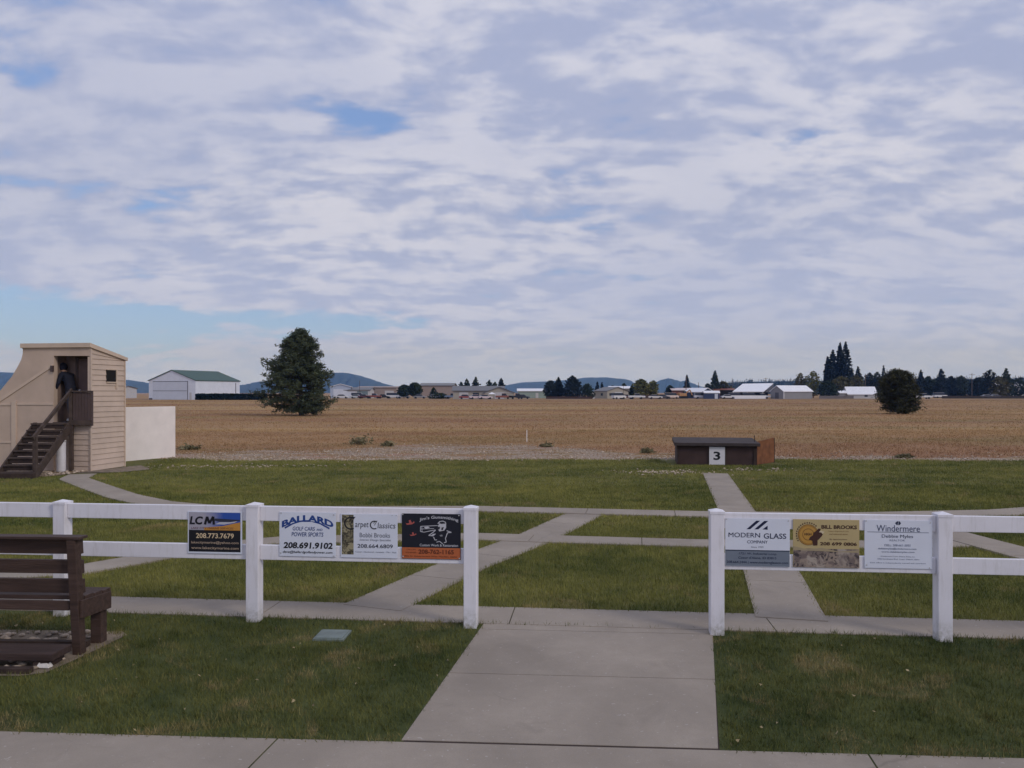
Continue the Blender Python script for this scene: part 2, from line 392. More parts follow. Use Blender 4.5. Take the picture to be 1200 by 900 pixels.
# gate walk and the wide front pavement, laid as separate slabs
walk = MB()
def quad_between(a0, b0, a1, b1, t0, t1):
    A, B, C, D = Vector(a0), Vector(b0), Vector(a1), Vector(b1)
    return [tuple(A.lerp(C, t0)), tuple(B.lerp(D, t0)), tuple(B.lerp(D, t1)), tuple(A.lerp(C, t1))]
wl0, wr0, wl1, wr1 = (-.665, 4.805), (1.205, 4.69), (-.255, 7.24), (1.77, 7.08)
for t0, t1 in ((0.004, .475), (.479, .93), (.934, 1.0)): walk.prism(quad_between(wl0, wr0, wl1, wr1, t0, t1), 0, .016)
tag(walk.build('gate_walk', M['conc']), kind='structure')
pv = MB()
def pedge(x): return 4.79 - .06 * (x + .66)
for x0, x1 in ((-16, -9), (-9, -5), (-5, -1.42), (-1.408, 2.05), (2.062, 5.5), (5.51, 9), (9, 16)):
    pv.prism([(x0 - .25, 3.0), (x1 - .25, 3.0), (x1, pedge(x1)), (x0, pedge(x0))], 0, .014)
pv.prism([(-16, -4), (16, -4), (16, 2.99), (-16, 2.99)], 0, .014)
tag(pv.build('front_pavement', M['conc']), kind='structure')
# tower pad
sheet('tower_pad', [(-11.3, 20.75), (-10.2, 20.9), (-9.75, 21.7), (-10.6, 22.9), (-11.2, 21.2)], .024, M['soil'])
sheet('tower_gravel', [(-13.4, 20.0), (-11.55, 19.85), (-11.2, 20.9), (-11.2, 21.6), (-13.4, 21.6)], .020, M['gravel'])

BED = [(-6.4, 5.98), (-3.42, 5.98), (-3.28, 6.98), (-6.4, 7.15)]
sheet('bench_bed', [(-6.4, 5.92), (-3.62, 5.9), (-3.47, 5.97), (-3.40, 6.3), (-3.34, 6.7), (-3.31, 6.9), (-3.4, 7.0), (-6.4, 7.15)], .016, M['soil'])

rng = np.random.default_rng(7)
def seg_dist(P_, A, B):
    d = B - A; t = np.clip(((P_ - A) @ d) / (d @ d), 0, 1); return np.linalg.norm(P_ - (A + t[:, None] * d), axis=1)
def in_poly(P_, poly):
    x, y = P_[:, 0], P_[:, 1]; ins = np.zeros(len(P_), bool); n = len(poly)
    for i in range(n):
        x0, y0 = poly[i]; x1, y1 = poly[(i + 1) % n]
        c = ((y0 > y) != (y1 > y)) & (x < (x1 - x0) * (y - y0) / (y1 - y0 + 1e-12) + x0); ins ^= c
    return ins
walk_poly = [(-.70, 4.70), (1.23, 4.58), wr1, wl1]
sheet('walk_joint', [(-.66, 4.74), (1.20, 4.63), (1.76, 7.07), (-.25, 7.23)], .0125, M['timber'])
def keep_grass(P_):
    ok = (P_[:, 1] > pedge(P_[:, 0]) + rng.uniform(-.04, .015, len(P_))) & (P_[:, 1] < far_y(P_[:, 0]) + rng.normal(0, .18, len(P_)))
    for pts, wd in paths:
        lim = wd / 2 + rng.uniform(-.05, .012, len(P_)); dmin = np.full(len(P_), 9e9)
        for a, b in zip(pts, pts[1:]): dmin = np.minimum(dmin, seg_dist(P_, a, b))
        ok &= dmin > lim
    J = P_ + rng.normal(0, .018, P_.shape)
    ok &= ~in_poly(J, walk_poly)
    ok &= ~in_poly(P_ + rng.normal(0, .03, P_.shape), [(-6.4, 5.95), (-3.58, 5.93), (-3.45, 6.02), (-3.35, 6.9), (-6.4, 7.1)])
    ok &= ~in_poly(P_, [(-1.69, 6.72), (-1.39, 6.72), (-1.39, 7.03), (-1.69, 7.03)])
    ok &= ~in_poly(P_, [(4.6, 23.1), (7.9, 23.1), (7.9, 26), (4.6, 26)])
    ok &= ~in_poly(P_ + rng.normal(0, .05, P_.shape), [(-14, 19.95), (-11.5, 19.85), (-10.2, 20.85), (-9.75, 21.7), (-10.6, 23.2), (-11, 25.9), (-14, 27)])
    return P_[ok]
def blade_mesh(name, P_, z, hmin, hmax, wmin, wmax, m_, lean=.5):
    n = len(P_); a = rng.uniform(0, 2 * np.pi, n); h = rng.uniform(hmin, hmax, n); wd = rng.uniform(wmin, wmax, n) / 2
    la = rng.uniform(0, 2 * np.pi, n); ll = h * rng.uniform(0, lean, n)
    V = np.zeros((n, 3, 3), np.float32)
    V[:, 0, 0] = P_[:, 0] - np.cos(a) * wd; V[:, 0, 1] = P_[:, 1] - np.sin(a) * wd; V[:, 0, 2] = z
    V[:, 1, 0] = P_[:, 0] + np.cos(a) * wd; V[:, 1, 1] = P_[:, 1] + np.sin(a) * wd; V[:, 1, 2] = z
    V[:, 2, 0] = P_[:, 0] + np.cos(la) * ll; V[:, 2, 1] = P_[:, 1] + np.sin(la) * ll; V[:, 2, 2] = z + h
    return np_mesh(name, V.reshape(-1, 3), np.arange(3 * n).reshape(n, 3), m_)
def scatter(y0, y1, dens, margin=1.6, xmax=None):
    hw = y1 * .64 + margin
    n = int((y1 - y0) * 2 * hw * dens); P_ = np.stack([rng.uniform(-hw, hw, n), rng.uniform(y0, y1, n)], 1)
    return P_[np.abs(P_[:, 0]) < P_[:, 1] * .64 + margin]
def clumpy(P_, sc, lo, hi):
    """thin the points with a smooth pattern so that the turf has tufts and bare spots"""
    v = np.sin(P_[:, 0] * sc + 1.3 * np.sin(P_[:, 1] * sc * .8)) * np.sin(P_[:, 1] * sc * 1.1 + 1.7 * np.sin(P_[:, 0] * sc * .7 + 2))
    return P_[rng.uniform(0, 1, len(P_)) < lo + (hi - lo) * (v * .5 + .5)]
P_ = keep_grass(scatter(4.3, 7.6, 7500, 2.8)); P_ = P_[P_[:, 1] < fence_y(P_[:, 0]) + .18]
P_ = clumpy(clumpy(P_, 5.0, .5, 1.0), 17, .55, 1.0)
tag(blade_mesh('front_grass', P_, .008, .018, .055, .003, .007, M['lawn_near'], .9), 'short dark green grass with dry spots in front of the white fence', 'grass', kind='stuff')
tl = P_[rng.uniform(0, 1, len(P_)) < .0022]; tl = np.concatenate([tl + rng.normal(0, .022, tl.shape) for _ in range(26)]); tl = keep_grass(tl)
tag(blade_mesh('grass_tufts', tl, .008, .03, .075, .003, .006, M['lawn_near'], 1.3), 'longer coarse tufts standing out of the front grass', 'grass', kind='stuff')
lv = P_[rng.uniform(0, 1, len(P_)) < .0011]; nl = len(lv); aa = rng.uniform(0, 6.28, nl); ss_ = rng.uniform(.004, .011, nl)
lv3 = np.stack([np.stack([lv[:, 0] + np.cos(aa + q) * ss_ * r_, lv[:, 1] + np.sin(aa + q) * ss_ * r_, .03 + rng.uniform(0, .022, nl)], 1) for q, r_ in ((0, 1.5), (1.57, .8), (3.14, 1.5), (4.71, .8))], 1)
tag(np_mesh('fallen_leaves', lv3.reshape(-1, 3), np.arange(4 * nl).reshape(nl, 4), mat('dry_leaf', (.34, .27, .15), .9, .4, 9, coord='World')), 'small dry leaves lying scattered in the front grass', 'leaves', kind='stuff')
A = keep_grass(scatter(6.9, 12.5, 3300)); B = keep_grass(scatter(12.5, 18, 1500)); C = keep_grass(scatter(18, 26.4, 800))
A = A[A[:, 1] > 7.55 - .1 * (A[:, 0] + .36)]
o1 = blade_mesh('lawn_grass', np.concatenate([A]), .008, .025, .06, .005, .009, M['lawn_far'], .8)
tag(o1, 'mown olive green grass between the concrete paths behind the fence', 'grass', kind='stuff')
o2 = blade_mesh('lawn_grass', np.concatenate([B, C]), .008, .025, .06, .009, .017, M['lawn_far'], .8)
tag(o2, 'olive green lawn stretching from the curved path to the gravel strip', 'grass', kind='stuff')
# dry field stalks
S1 = scatter(25.6, 45, 190, 4); S1 = S1[S1[:, 1] > np.array([gback(x) for x in S1[:, 0]]) - .6 + rng.normal(0, .9, len(S1))]
S1 = clumpy(S1, .9, .3, 1.0)
Sg = scatter(24.6, 34, 95, 4); Sg = clumpy(Sg[(Sg[:, 1] > far_y(Sg[:, 0]) - .3) & (Sg[:, 1] < np.array([gback(x) for x in Sg[:, 0]]))], 1.7, 0., 1.0); S1 = np.concatenate([S1, Sg])
S2 = clumpy(scatter(45, 95, 26, 6), .35, .25, 1.0)
S3 = clumpy(scatter(95, 235, 3.2, 10), .12, .25, 1.)
tag(blade_mesh('field_grass', S1, 0, .02, .075, .012, .03, M['straw'], 1.8), 'dry tan grass stalks just behind the gravel strip', 'dry grass', kind='stuff')
tag(blade_mesh('field_grass', S2, 0, .03, .08, .03, .07, M['straw'], 1.2), 'dry tan grass stalks in the middle of the open field', 'dry grass', kind='stuff')
tag(blade_mesh('field_grass', S3, 0, .03, .08, .09, .2, M['straw'], 1.2), 'reddish brown dry grass at the far side of the field', 'dry grass', kind='stuff')

# stones
def stones(name, P_, rmin, rmax, z, m_, label, cat):
    base = np.array([(1, 0, 0), (-1, 0, 0), (0, 1, 0), (0, -1, 0), (0, 0, 1), (0, 0, -1), (.66, .66, .45), (-.66, .66, .45), (-.66, -.66, .45), (.66, -.66, .45)], float)
    fs = np.array([(0, 6, 9), (0, 2, 6), (2, 7, 6), (2, 1, 7), (1, 8, 7), (1, 3, 8), (3, 9, 8), (3, 0, 9), (4, 6, 7), (4, 7, 8), (4, 8, 9), (4, 9, 6), (5, 2, 0), (5, 1, 2), (5, 3, 1), (5, 0, 3)])
    V, Fc = [], []
    for i, (x, y) in enumerate(P_):
        r = rng.uniform(rmin, rmax); b = base * rng.uniform(.7, 1.25, base.shape) * np.array([r, r * rng.uniform(.6, 1), r * rng.uniform(.4, .7)])
        a = rng.uniform(0, 6.28); c, s = math.cos(a), math.sin(a)
        b = np.stack([b[:, 0] * c - b[:, 1] * s + x, b[:, 0] * s + b[:, 1] * c + y, b[:, 2] + z + r * .2], 1)
        V.append(b); Fc.append(fs + i * 10)
    return tag(np_mesh(name, np.concatenate(V), np.concatenate(Fc), m_), label, cat, kind='stuff')
G_ = scatter(24.2, 36, 42, 3)
gb = np.array([gback(x) for x in G_[:, 0]])
G_ = G_[(G_[:, 1] > far_y(G_[:, 0]) - np.abs(rng.normal(0, .35, len(G_)))) & (G_[:, 1] < gb + rng.normal(0, .8, len(G_)))]; G_ = clumpy(G_, 1.1, .05, 1.0)
Ge = scatter(24.2, 27.5, 150, 3); Ge = Ge[np.abs(Ge[:, 1] - far_y(Ge[:, 0]) - .35) < np.abs(rng.normal(0, .32, len(Ge)))]; G_ = np.concatenate([G_, clumpy(Ge, .8, .25, 1.0)])
stones('gravel_stones', G_, .012, .05, .0, M['stone'], 'pale loose stones along the edge between lawn and dry field', 'stones')
def blob(cx, cy, sx, sy, n): return np.stack([rng.normal(cx, sx, n), rng.normal(cy, sy, n)], 1)
W_ = np.concatenate([blob(4.0, 20.9, .6, .3, 190), blob(6.5, 21.6, .9, .3, 80), blob(-8.4, 22.5, 1.1, .3, 120), blob(-6.3, 22.9, .9, .25, 40)])
stones('lawn_stones', W_, .014, .045, .016, M['stone'], 'small white stones strewn over the thin lawn near the gravel', 'stones')
W_ = np.stack([rng.uniform(-12.3, -11.3, 110), rng.uniform(20.1, 21.2, 110)], 1)
stones('tower_stones', W_, .02, .06, .02, M['stone'], 'pale stones under the wooden stairs of the tower', 'stones')
W_ = np.stack([rng.uniform(-6.2, -3.5, 420), rng.uniform(6.02, 6.95, 420)], 1)
stones('bed_stones', W_, .018, .045, .018, M['stone'], 'white river stones in the timber framed bed under the bench', 'stones')
W_ = np.array([(-3.56, 6.03)]); 

# ------------------------------------------------------------------ white vinyl fence
def fence_run(xs, x_end0, x_end1, label):
    o0 = xs[0]; r = empty('rail_fence', (o0, fence_y(o0), 0), math.atan(-.097)); tag(r, label, 'fence')
    k = math.sqrt(1 + .097 ** 2)
    loc = lambda x: (x - o0) * k
    for x in xs:
        pb = MB(); pb.box(loc(x), 0, .53, .118, .118, 1.06); p = pb.build('post', M['vinyl'], r, .006)
        cb = MB(); l = loc(x); h = .0635
        cb.box(l, 0, 1.066, h * 2, h * 2, .022)
        cb.add([(l - h, -h, 1.077), (l + h, -h, 1.077), (l + h, h, 1.077), (l - h, h, 1.077), (l, 0, 1.098)], [(0, 1, 4), (1, 2, 4), (2, 3, 4), (3, 0, 4)])
        cb.build('post_cap', M['vinyl'], p)
    ends = [x_end0] + list(xs) + [x_end1]
    for a, b in zip(ends, ends[1:]):
        la, lb = loc(a), loc(b)
        if lb - la < .3: continue
        la += .060; lb -= .060
        for z in (.995, .640):
            MB().box((la + lb) / 2, 0, z, lb - la, .042, .135).build('rail', M['vinyl'], r, .005)
    return r
fence_left = fence_run((-8.1, -6.16, -4.22, -2.36, -.3655), -8.1, -.3655, 'white two rail vinyl fence left of the gate gap, four sign boards on it')
fence_right = fence_run((1.772, 3.635, 5.5, 7.4), 1.772, 7.4, 'white two rail vinyl fence right of the gate gap, three sign boards on it')

# ------------------------------------------------------------------ lettering
_tc = {}
def text_geo(s, bold=0., shear=0.):
    if 'M' in s: bold = 0.          # the font's capital M fills in when its outline is offset
    key = (s, bold, shear)
    if key in _tc: return _tc[key]
    cu = bpy.data.curves.new('lettering', 'FONT'); cu.body = s; cu.size = 1; cu.offset = bold; cu.shear = shear; cu.resolution_u = 3
    o = bpy.data.objects.new('lettering', cu); col.objects.link(o); bpy.context.view_layer.update()
    me = bpy.data.meshes.new_from_object(o.evaluated_get(bpy.context.evaluated_depsgraph_get()))
    V = [v.co.copy() for v in me.vertices]; Fs = [tuple(p.vertices) for p in me.polygons]
    bpy.data.objects.remove(o); bpy.data.curves.remove(cu); bpy.data.meshes.remove(me)
    x0 = min(v.x for v in V); x1 = max(v.x for v in V); y0 = min(v.y for v in V); y1 = max(v.y for v in V)
    V = [((v.x - x0) / (x1 - x0), (v.y - y0) / (y1 - y0)) for v in V]
    _tc[key] = (V, Fs); return V, Fs
_pm = {}
def ink(c, r=.5):
    k = tuple(round(x, 3) for x in c)
    if k not in _pm: _pm[k] = mat('printed_ink', c, r, .04, 8)
    return _pm[k]
class Sign:
    """a flat board in the plane of a wall or rail: local x runs right, z up, the face looks to -y; print is given in close-up pixels"""
    def __init__(s, pos, rz, W, Hh, face, label, zoom, name='sign_board', cat='sign', th=.006, parent=None, edge=None):
        s.W, s.H, s.z = W, Hh, zoom
        mb = MB(); mb.box(W / 2, 0, Hh / 2, W, th, Hh)
        s.o = mb.build(name, face, parent, .0015); s.o.location = pos; s.o.rotation_euler = (0, 0, rz); s.y = -th / 2 - .0006
        if label: tag(s.o, label, cat, 'sign boards on the white fence')
        s.g = {}
    def uv(s, px, py):
        x0, y0, x1, y1 = s.z; return ((px - x0) / (x1 - x0) * s.W, (1 - (py - y0) / (y1 - y0)) * s.H)
    def _mb(s, part, m_, lay): return s.g.setdefault((part, m_.name, lay), (MB(), m_))[0]
    def poly(s, pts, m_, part='print', lay=0):
        s._mb(part, m_, lay).flat([(*(lambda q: (q[0], s.y - lay * .0006, q[1]))(s.uv(*p)),) for p in pts])
    def rect(s, x0, y0, x1, y1, m_, part='print', lay=0): s.poly([(x0, y1), (x1, y1), (x1, y0), (x0, y0)], m_, part, lay)
    def disc(s, cx, cy, r, m_, part='emblem', lay=0, r2=None, n=28):
        if r2 is None: s.poly([(cx + r * math.cos(-2 * math.pi * i / n), cy + r * math.sin(-2 * math.pi * i / n)) for i in range(n)], m_, part, lay)
        else:
            for i in range(n):
                a, b = -2 * math.pi * i / n, -2 * math.pi * (i + 1) / n
                s.poly([(cx + q * math.cos(t), cy + q * math.sin(t)) for q, t in ((r, a), (r, b), (r2, b), (r2, a))], m_, part, lay)
    def text(s, t, x0, y0, x1, y1, m_, bold=.01, shear=0., part='lettering', lay=2, arc=None):
        V, Fs = text_geo(t, bold, shear); out = []
        for u, v in V:
            px = x0 + u * (x1 - x0); py = y1 + v * (y0 - y1)
            if arc: py -= arc * (1 - (2 * u - 1) ** 2)
            a, b = s.uv(px, py); out.append((a, s.y - lay * .0006, b))
        s.g.setdefault((part, m_.name, lay, t, y0), (MB(), m_))[0].add(out, Fs)
    def line(s, pts, wd, m_, part='emblem', lay=2):
        for (ax, ay), (bx, by) in zip(pts, pts[1:]):
            d = Vector((bx - ax, by - ay)); n = Vector((-d.y, d.x)).normalized() * wd / 2
            s.poly([(ax + n.x, ay + n.y), (bx + n.x, by + n.y), (bx - n.x, by - n.y), (ax - n.x, ay - n.y)], m_, part, lay)
    def screws(s, pts, r=11):
        m_ = M['greytrim']
        for x, y in pts:
            mb = s.g.setdefault(('screw', m_.name, 3, x, y), (MB(), m_))[0]; mb.flat([(*(lambda q: (q[0], s.y - .0018, q[1]))(s.uv(x + r * math.cos(-a * .785), y + r * math.sin(-a * .785))),) for a in range(8)])
    def done(s):
        for k, (mb, m_) in s.g.items(): mb.build(k[0].rstrip('_'), m_, s.o)
def fence_sign(x0, x1, y0, y1, face, label, zoom):
    """photo pixels of the board's outline, found on the front face of the rails"""
    off = .028
    def hit(px, py):
        k = (px - CX) / F; Y = (7.16 - off - .097 * .3655) / (1 + .097 * k); return Vector((k * Y, Y, H - (py - HY) * Y / F))
    a, b, c = hit(x0, y1), hit(x1, y1 + .0), hit((x0 + x1) / 2, (y0)); lo = hit((x0 + x1) / 2, y1)
    W = (Vector((b.x, b.y)) - Vector((a.x, a.y))).length
    return Sign((a.x, a.y, lo.z), math.atan(-.097), W, c.z - lo.z, face, label, zoom)
def picture_mat(name, cols, sc, vor=0):
    m_ = bpy.data.materials.new(name); m_.use_nodes = True; g = NT(m_.node_tree); b = m_.node_tree.nodes['Principled BSDF']; p = g.n('ShaderNodeTexCoord').outputs['Object']
    cc = g.mix(g.mr(g.noise(p, sc, 4, .6, 1.2), .44, .56), cols[0], cols[1])
    cc = g.mix(g.mr(g.noise(g.vm('ADD', p, (3, 1, 7)), sc * 1.6, 4, .6, .8), .52, .6), cc, cols[2])
    cc = g.mix(g.mr(g.noise(g.vm('ADD', p, (9, 4, 2)), sc * .6, 3, .6, .6), .55, .62), cc, cols[3])
    g.put(b.inputs['Base Color'], cc); b.inputs['Roughness'].default_value = .6; return m_
white_ink, black_ink = ink((.75, .75, .75)), ink((.012, .012, .016))

s = fence_sign(220.2, 283.8, 599.4, 648.9, M['alu'], 'black sign with blue and orange banner and telephone number, furthest left on the fence', (65, 50, 1035, 820))
def banner_mat():
    m_ = bpy.data.materials.new('banner_print'); m_.use_nodes = True; g = NT(m_.node_tree); b = m_.node_tree.nodes['Principled BSDF']
    p = g.n('ShaderNodeTexCoord').outputs['Object']; sp = g.n('ShaderNodeSeparateXYZ'); g.put(sp.inputs[0], p)
    t = g.m('ADD', sp.outputs[0], g.m('MULTIPLY', g.m('SUBTRACT', g.noise(p, 14, 4), .5), .12))
    g.put(b.inputs['Base Color'], g.mix(g.mr(t, .16, .34), (.38, .36, .42), (.02, .075, .36)))
    return m_
s.rect(85, 68, 1008, 785, black_ink, 'print', 0); s.rect(87, 70, 1004, 390, banner_mat(), 'banner', 1)
s.poly([(360, 390), (1004, 390), (1004, 240), (900, 262), (700, 310), (360, 345)], ink((.55, .26, .05)), 'swoosh', 2)
s.poly([(560, 175), (1000, 195), (1000, 212), (830, 235), (640, 238), (540, 215)], ink((.03, .035, .06)), 'boat_picture', 2)
s.poly([(640, 240), (830, 238), (960, 218), (900, 250), (720, 285), (560, 280)], ink((.5, .5, .55)), 'boat_picture', 3)
s.text('LC', 100, 140, 340, 290, black_ink, .04, .15, lay=4); s.line([(375, 288), (415, 145), (455, 265), (525, 142), (535, 288)], 42, black_ink, 'lettering', 4)
s.text('LAKE CITY MARINE SERVICES', 130, 335, 885, 372, ink((.12, .03, .03)), .02, .1, lay=4)
s.text('208.773.7679', 215, 445, 890, 538, ink((.72, .56, .36)), .015)
s.text('lakecitymarine@yahoo.com', 130, 590, 975, 650, ink((.50, .38, .28)), .006)
s.text('www.lakecitymarine.com', 130, 690, 975, 752, ink((.50, .38, .28)), .006); s.done()

s = fence_sign(327.5, 393.7, 600.2, 652.2, M['alu'], 'white sign with arched blue lettering and a black telephone number beneath', (75, 75, 1040, 830))
bi, bi2 = ink((.02, .06, .24)), ink((.05, .08, .22))
s.text('BALLARD', 120, 235, 1000, 345, bi, .045, .0, arc=112)
s.poly([(175, 362), (165, 335), (300, 262), (420, 232), (640, 228), (770, 250), (935, 332), (930, 362), (770, 275), (630, 238), (440, 240), (310, 285)], bi, 'underline', 1)
s.text('GOLF CARS', 305, 322, 685, 388, bi2, .01, .12); s.text('AND', 710, 350, 815, 388, bi2, .01, .12); s.text('POWER SPORTS', 285, 415, 830, 488, bi2, .012, .15)
s.text('208.691.9102', 145, 585, 985, 695, black_ink, .035, .12); s.text('dave@ballardgolfandpower.com', 135, 730, 985, 785, black_ink, .012, .25)
s.screws([(105, 95), (1005, 115), (100, 775), (1003, 815)], 15); s.done()

s = fence_sign(399.4, 465.9, 602.3, 653.8, M['alu'], 'white sign with a brown textured strip on its left side and ornate dark capitals', (75, 88, 1040, 845))
s.rect(95, 105, 295, 790, picture_mat('carpet_picture', ((.06, .05, .03), (.20, .175, .10), (.03, .028, .02), (.32, .28, .17)), 34), 'picture', 0)
di = ink((.05, .055, .075)); gi = ink((.17, .18, .22))
for cx, cy, r, pn_ in ((245, 250, 100, 'ornate_capital'), (648, 275, 66, 'ornate_capital_')):
    s.line([(cx + r * math.cos(t), cy + r * math.sin(t)) for t in [R(-52) - R(10) * i for i in range(26)]], r * .27, ink((.02, .02, .025)), pn_, 3)
    s.line([(cx - r * .15, cy - r * .35), (cx + r * .1, cy - r * .95), (cx + r * .8, cy - r * 1.05)], r * .14, ink((.02, .02, .025)), pn_, 3)
    s.line([(cx, cy + r * .1), (cx + r * .5, cy - r * .7)], r * .12, ink((.02, .02, .025)), pn_, 3)
s.text('arpet', 322, 235, 550, 350, di, .0, .1); s.text('lassics', 705, 232, 1005, 330, di, .0, .1)
s.text('Bobbi Brooks', 400, 412, 915, 490, gi, .004); s.text('Interior Design Specialist', 400, 515, 930, 560, gi, .0, .2)
s.text('208.664.6809', 362, 605, 962, 672, di, .012); s.text('Carpet - Hardwood - Laminate - Tile - Vinyl', 325, 728, 1020, 760, gi, .004, .15)
s.screws([(1018, 105), (950, 105)], 10); s.done()

s = fence_sign(470.9, 539.9, 602.1, 655.2, ink((.012, .013, .022)), 'black sign with an orange lower band and white drawing of a man aiming a rifle', (58, 75, 1043, 830))
s.rect(64, 640, 1037, 824, ink((.46, .125, .045)), 'lower_band', 0); wi = ink((.52, .52, .56)); ri = ink((.42, .10, .085)); ob = ink((.12, .03, .015))
s.text("Jim's Gunsmithing", 355, 150, 1005, 215, wi, .015, arc=48)
s.text('Custom Work & Restoration', 360, 575, 1000, 617, wi, .012)
s.text('208-762-1165', 340, 668, 930, 745, ob, .03); s.text('CALL JIM', 140, 662, 290, 690, ob, .0); s.text('FOR REPAIRS', 125, 712, 300, 736, ob, .0); s.text('1036 N. Government Way, Hayden, Idaho', 85, 770, 985, 804, ob, .005)
s.poly([(690, 230), (800, 235), (802, 300), (770, 350), (690, 365), (665, 330), (668, 270)], wi, 'drawing', 1)       # face
s.poly([(655, 235), (690, 195), (750, 185), (795, 205), (806, 245), (760, 232), (690, 236)], wi, 'drawing', 1)        # cap
s.poly([(685, 230), (700, 205), (750, 198), (785, 215), (788, 232), (730, 240)], ink((.02, .02, .03)), 'drawing', 2)
s.poly([(665, 290), (700, 285), (695, 325), (655, 345)], ink((.03, .03, .04)), 'drawing', 2); s.poly([(725, 300), (765, 290), (745, 345), (720, 340)], ink((.03, .03, .04)), 'drawing', 2)
s.line([(375, 285), (660, 268)], 10, wi, 'drawing'); s.line([(375, 285), (372, 370), (430, 382), (625, 340)], 11, wi, 'drawing'); s.line([(380, 330), (600, 318)], 8, wi, 'drawing')
s.poly([(430, 295), (500, 285), (530, 305), (460, 325)], wi, 'drawing', 2); s.line([(395, 290), (400, 370)], 9, wi, 'drawing')
s.line([(625, 345), (575, 390), (510, 435), (580, 440), (625, 405)], 14, wi, 'drawing'); s.poly([(545, 435), (590, 405), (625, 408), (585, 445)], wi, 'drawing', 1)
s.line([(590, 455), (615, 510), (650, 505)], 12, wi, 'drawing'); s.line([(810, 350), (890, 378), (825, 385), (790, 480), (805, 540), (765, 552)], 13, wi, 'drawing'); s.line([(640, 545), (690, 530), (745, 570)], 12, wi, 'drawing')
s.poly([(690, 430), (735, 415), (745, 445), (710, 450)], ink((.25, .25, .27)), 'drawing', 1)
for ox, oy, q, pn_ in ((115, 180, 1., 'bird'), (185, 385, .75, 'bird_')):      # two small red game birds
    s.poly([(ox, oy + 40 * q), (ox + 30 * q, oy + 85 * q), (ox + 110 * q, oy + 75 * q), (ox + 158 * q, oy + 50 * q), (ox + 150 * q, oy + 20 * q), (ox + 115 * q, oy + 55 * q), (ox + 90 * q, oy), (ox + 60 * q, oy + 10 * q), (ox + 70 * q, oy + 55 * q), (ox + 20 * q, oy + 60 * q)], ri, pn_, 1)
s.screws([(75, 90), (1015, 95), (82, 792), (1022, 808)], 12); s.done()

s = fence_sign(849.8, 925.5, 607.6, 663.8, M['alu'], 'white sign with slanted navy bars and a slate grey bottom third', (66, 72, 1068, 820))
nv = ink((.012, .018, .055))
s.rect(70, 572, 1064, 815, ink((.17, .20, .25)), 'lower_band', 0); s.rect(70, 564, 1064, 580, ink((.03, .04, .07)), 'rule', 1)
s.poly([(398, 240), (455, 240), (610, 105), (548, 105)], nv, 'emblem', 1); s.poly([(520, 240), (580, 240), (735, 107), (672, 107)], nv, 'emblem', 1); s.poly([(645, 240), (725, 243), (725, 180)], nv, 'emblem', 1)
s.text('MODERN', 118, 295, 608, 368, nv, .008); s.text('GLASS', 665, 300, 1012, 382, nv, .008); s.text('COMPANY', 408, 412, 725, 460, nv, .006); s.text('Since 1959', 470, 502, 660, 530, gi, .0)
s.text('1721 W. Industrial Loop', 280, 603, 860, 645, nv, .004, .1); s.text("Coeur d'Alene, ID 83815", 270, 665, 860, 708, nv, .004, .1); s.text('208.664.2444 | www.modernglassco.com', 90, 735, 1040, 785, nv, .006)
s.screws([(85, 88), (1045, 103)], 12); s.done()

s = fence_sign(929.2, 1007.0, 608.9, 665.2, ink((.47, .37, .185)), 'tan sign with round orange emblem above a picture of rocks', (55, 70, 1120, 835))
s.rect(60, 535, 1115, 830, picture_mat('rock_picture', ((.16, .12, .11), (.30, .235, .19), (.04, .03, .035), (.38, .32, .27)), 13), 'picture', 0); s.poly([(60, 560), (60, 500), (300, 545), (520, 520), (800, 575), (1115, 545), (1115, 590)], ink((.36, .29, .18)), 'picture', 1)
oi, od, bw = ink((.46, .25, .055)), ink((.20, .10, .03)), ink((.06, .025, .018))
s.disc(300, 315, 165, oi, 'emblem', 1); s.disc(300, 315, 168, od, 'emblem', 2, 158); s.disc(300, 315, 148, od, 'emblem', 2, 142); s.disc(300, 310, 95, od, 'emblem', 2, 85)
for i in range(15):
    a = R(150 + i * 11.5); s.rect(300 + 190 * math.cos(a) - 9, 315 + 190 * math.sin(a) - 12, 300 + 190 * math.cos(a) + 9, 315 + 190 * math.sin(a) + 10, bw, 'emblem_dashes', 2)
s.text('HIGH', 238, 285, 352, 325, bw, .02, lay=3)
s.poly([(310, 390), (330, 350), (375, 320), (385, 280), (440, 240), (470, 210), (500, 218), (492, 255), (545, 275), (520, 330), (470, 385), (450, 400), (448, 480), (380, 485), (365, 410)], bw, 'bird', 4)
s.poly([(470, 270), (500, 240), (560, 265), (530, 300), (510, 275)], ink((.6, .5, .33)), 'bird', 5)
s.text('BILL BROOKS', 512, 155, 1080, 215, bw, .03); s.text('Custom Engraving & Gifts', 620, 242, 950, 265, od, .0); s.text('and memorial stones', 640, 285, 940, 308, od, .0); s.text('By appointment', 645, 370, 925, 395, bw, .006)
s.text('208 699 0806', 490, 425, 1080, 480, bw, .03); s.done()

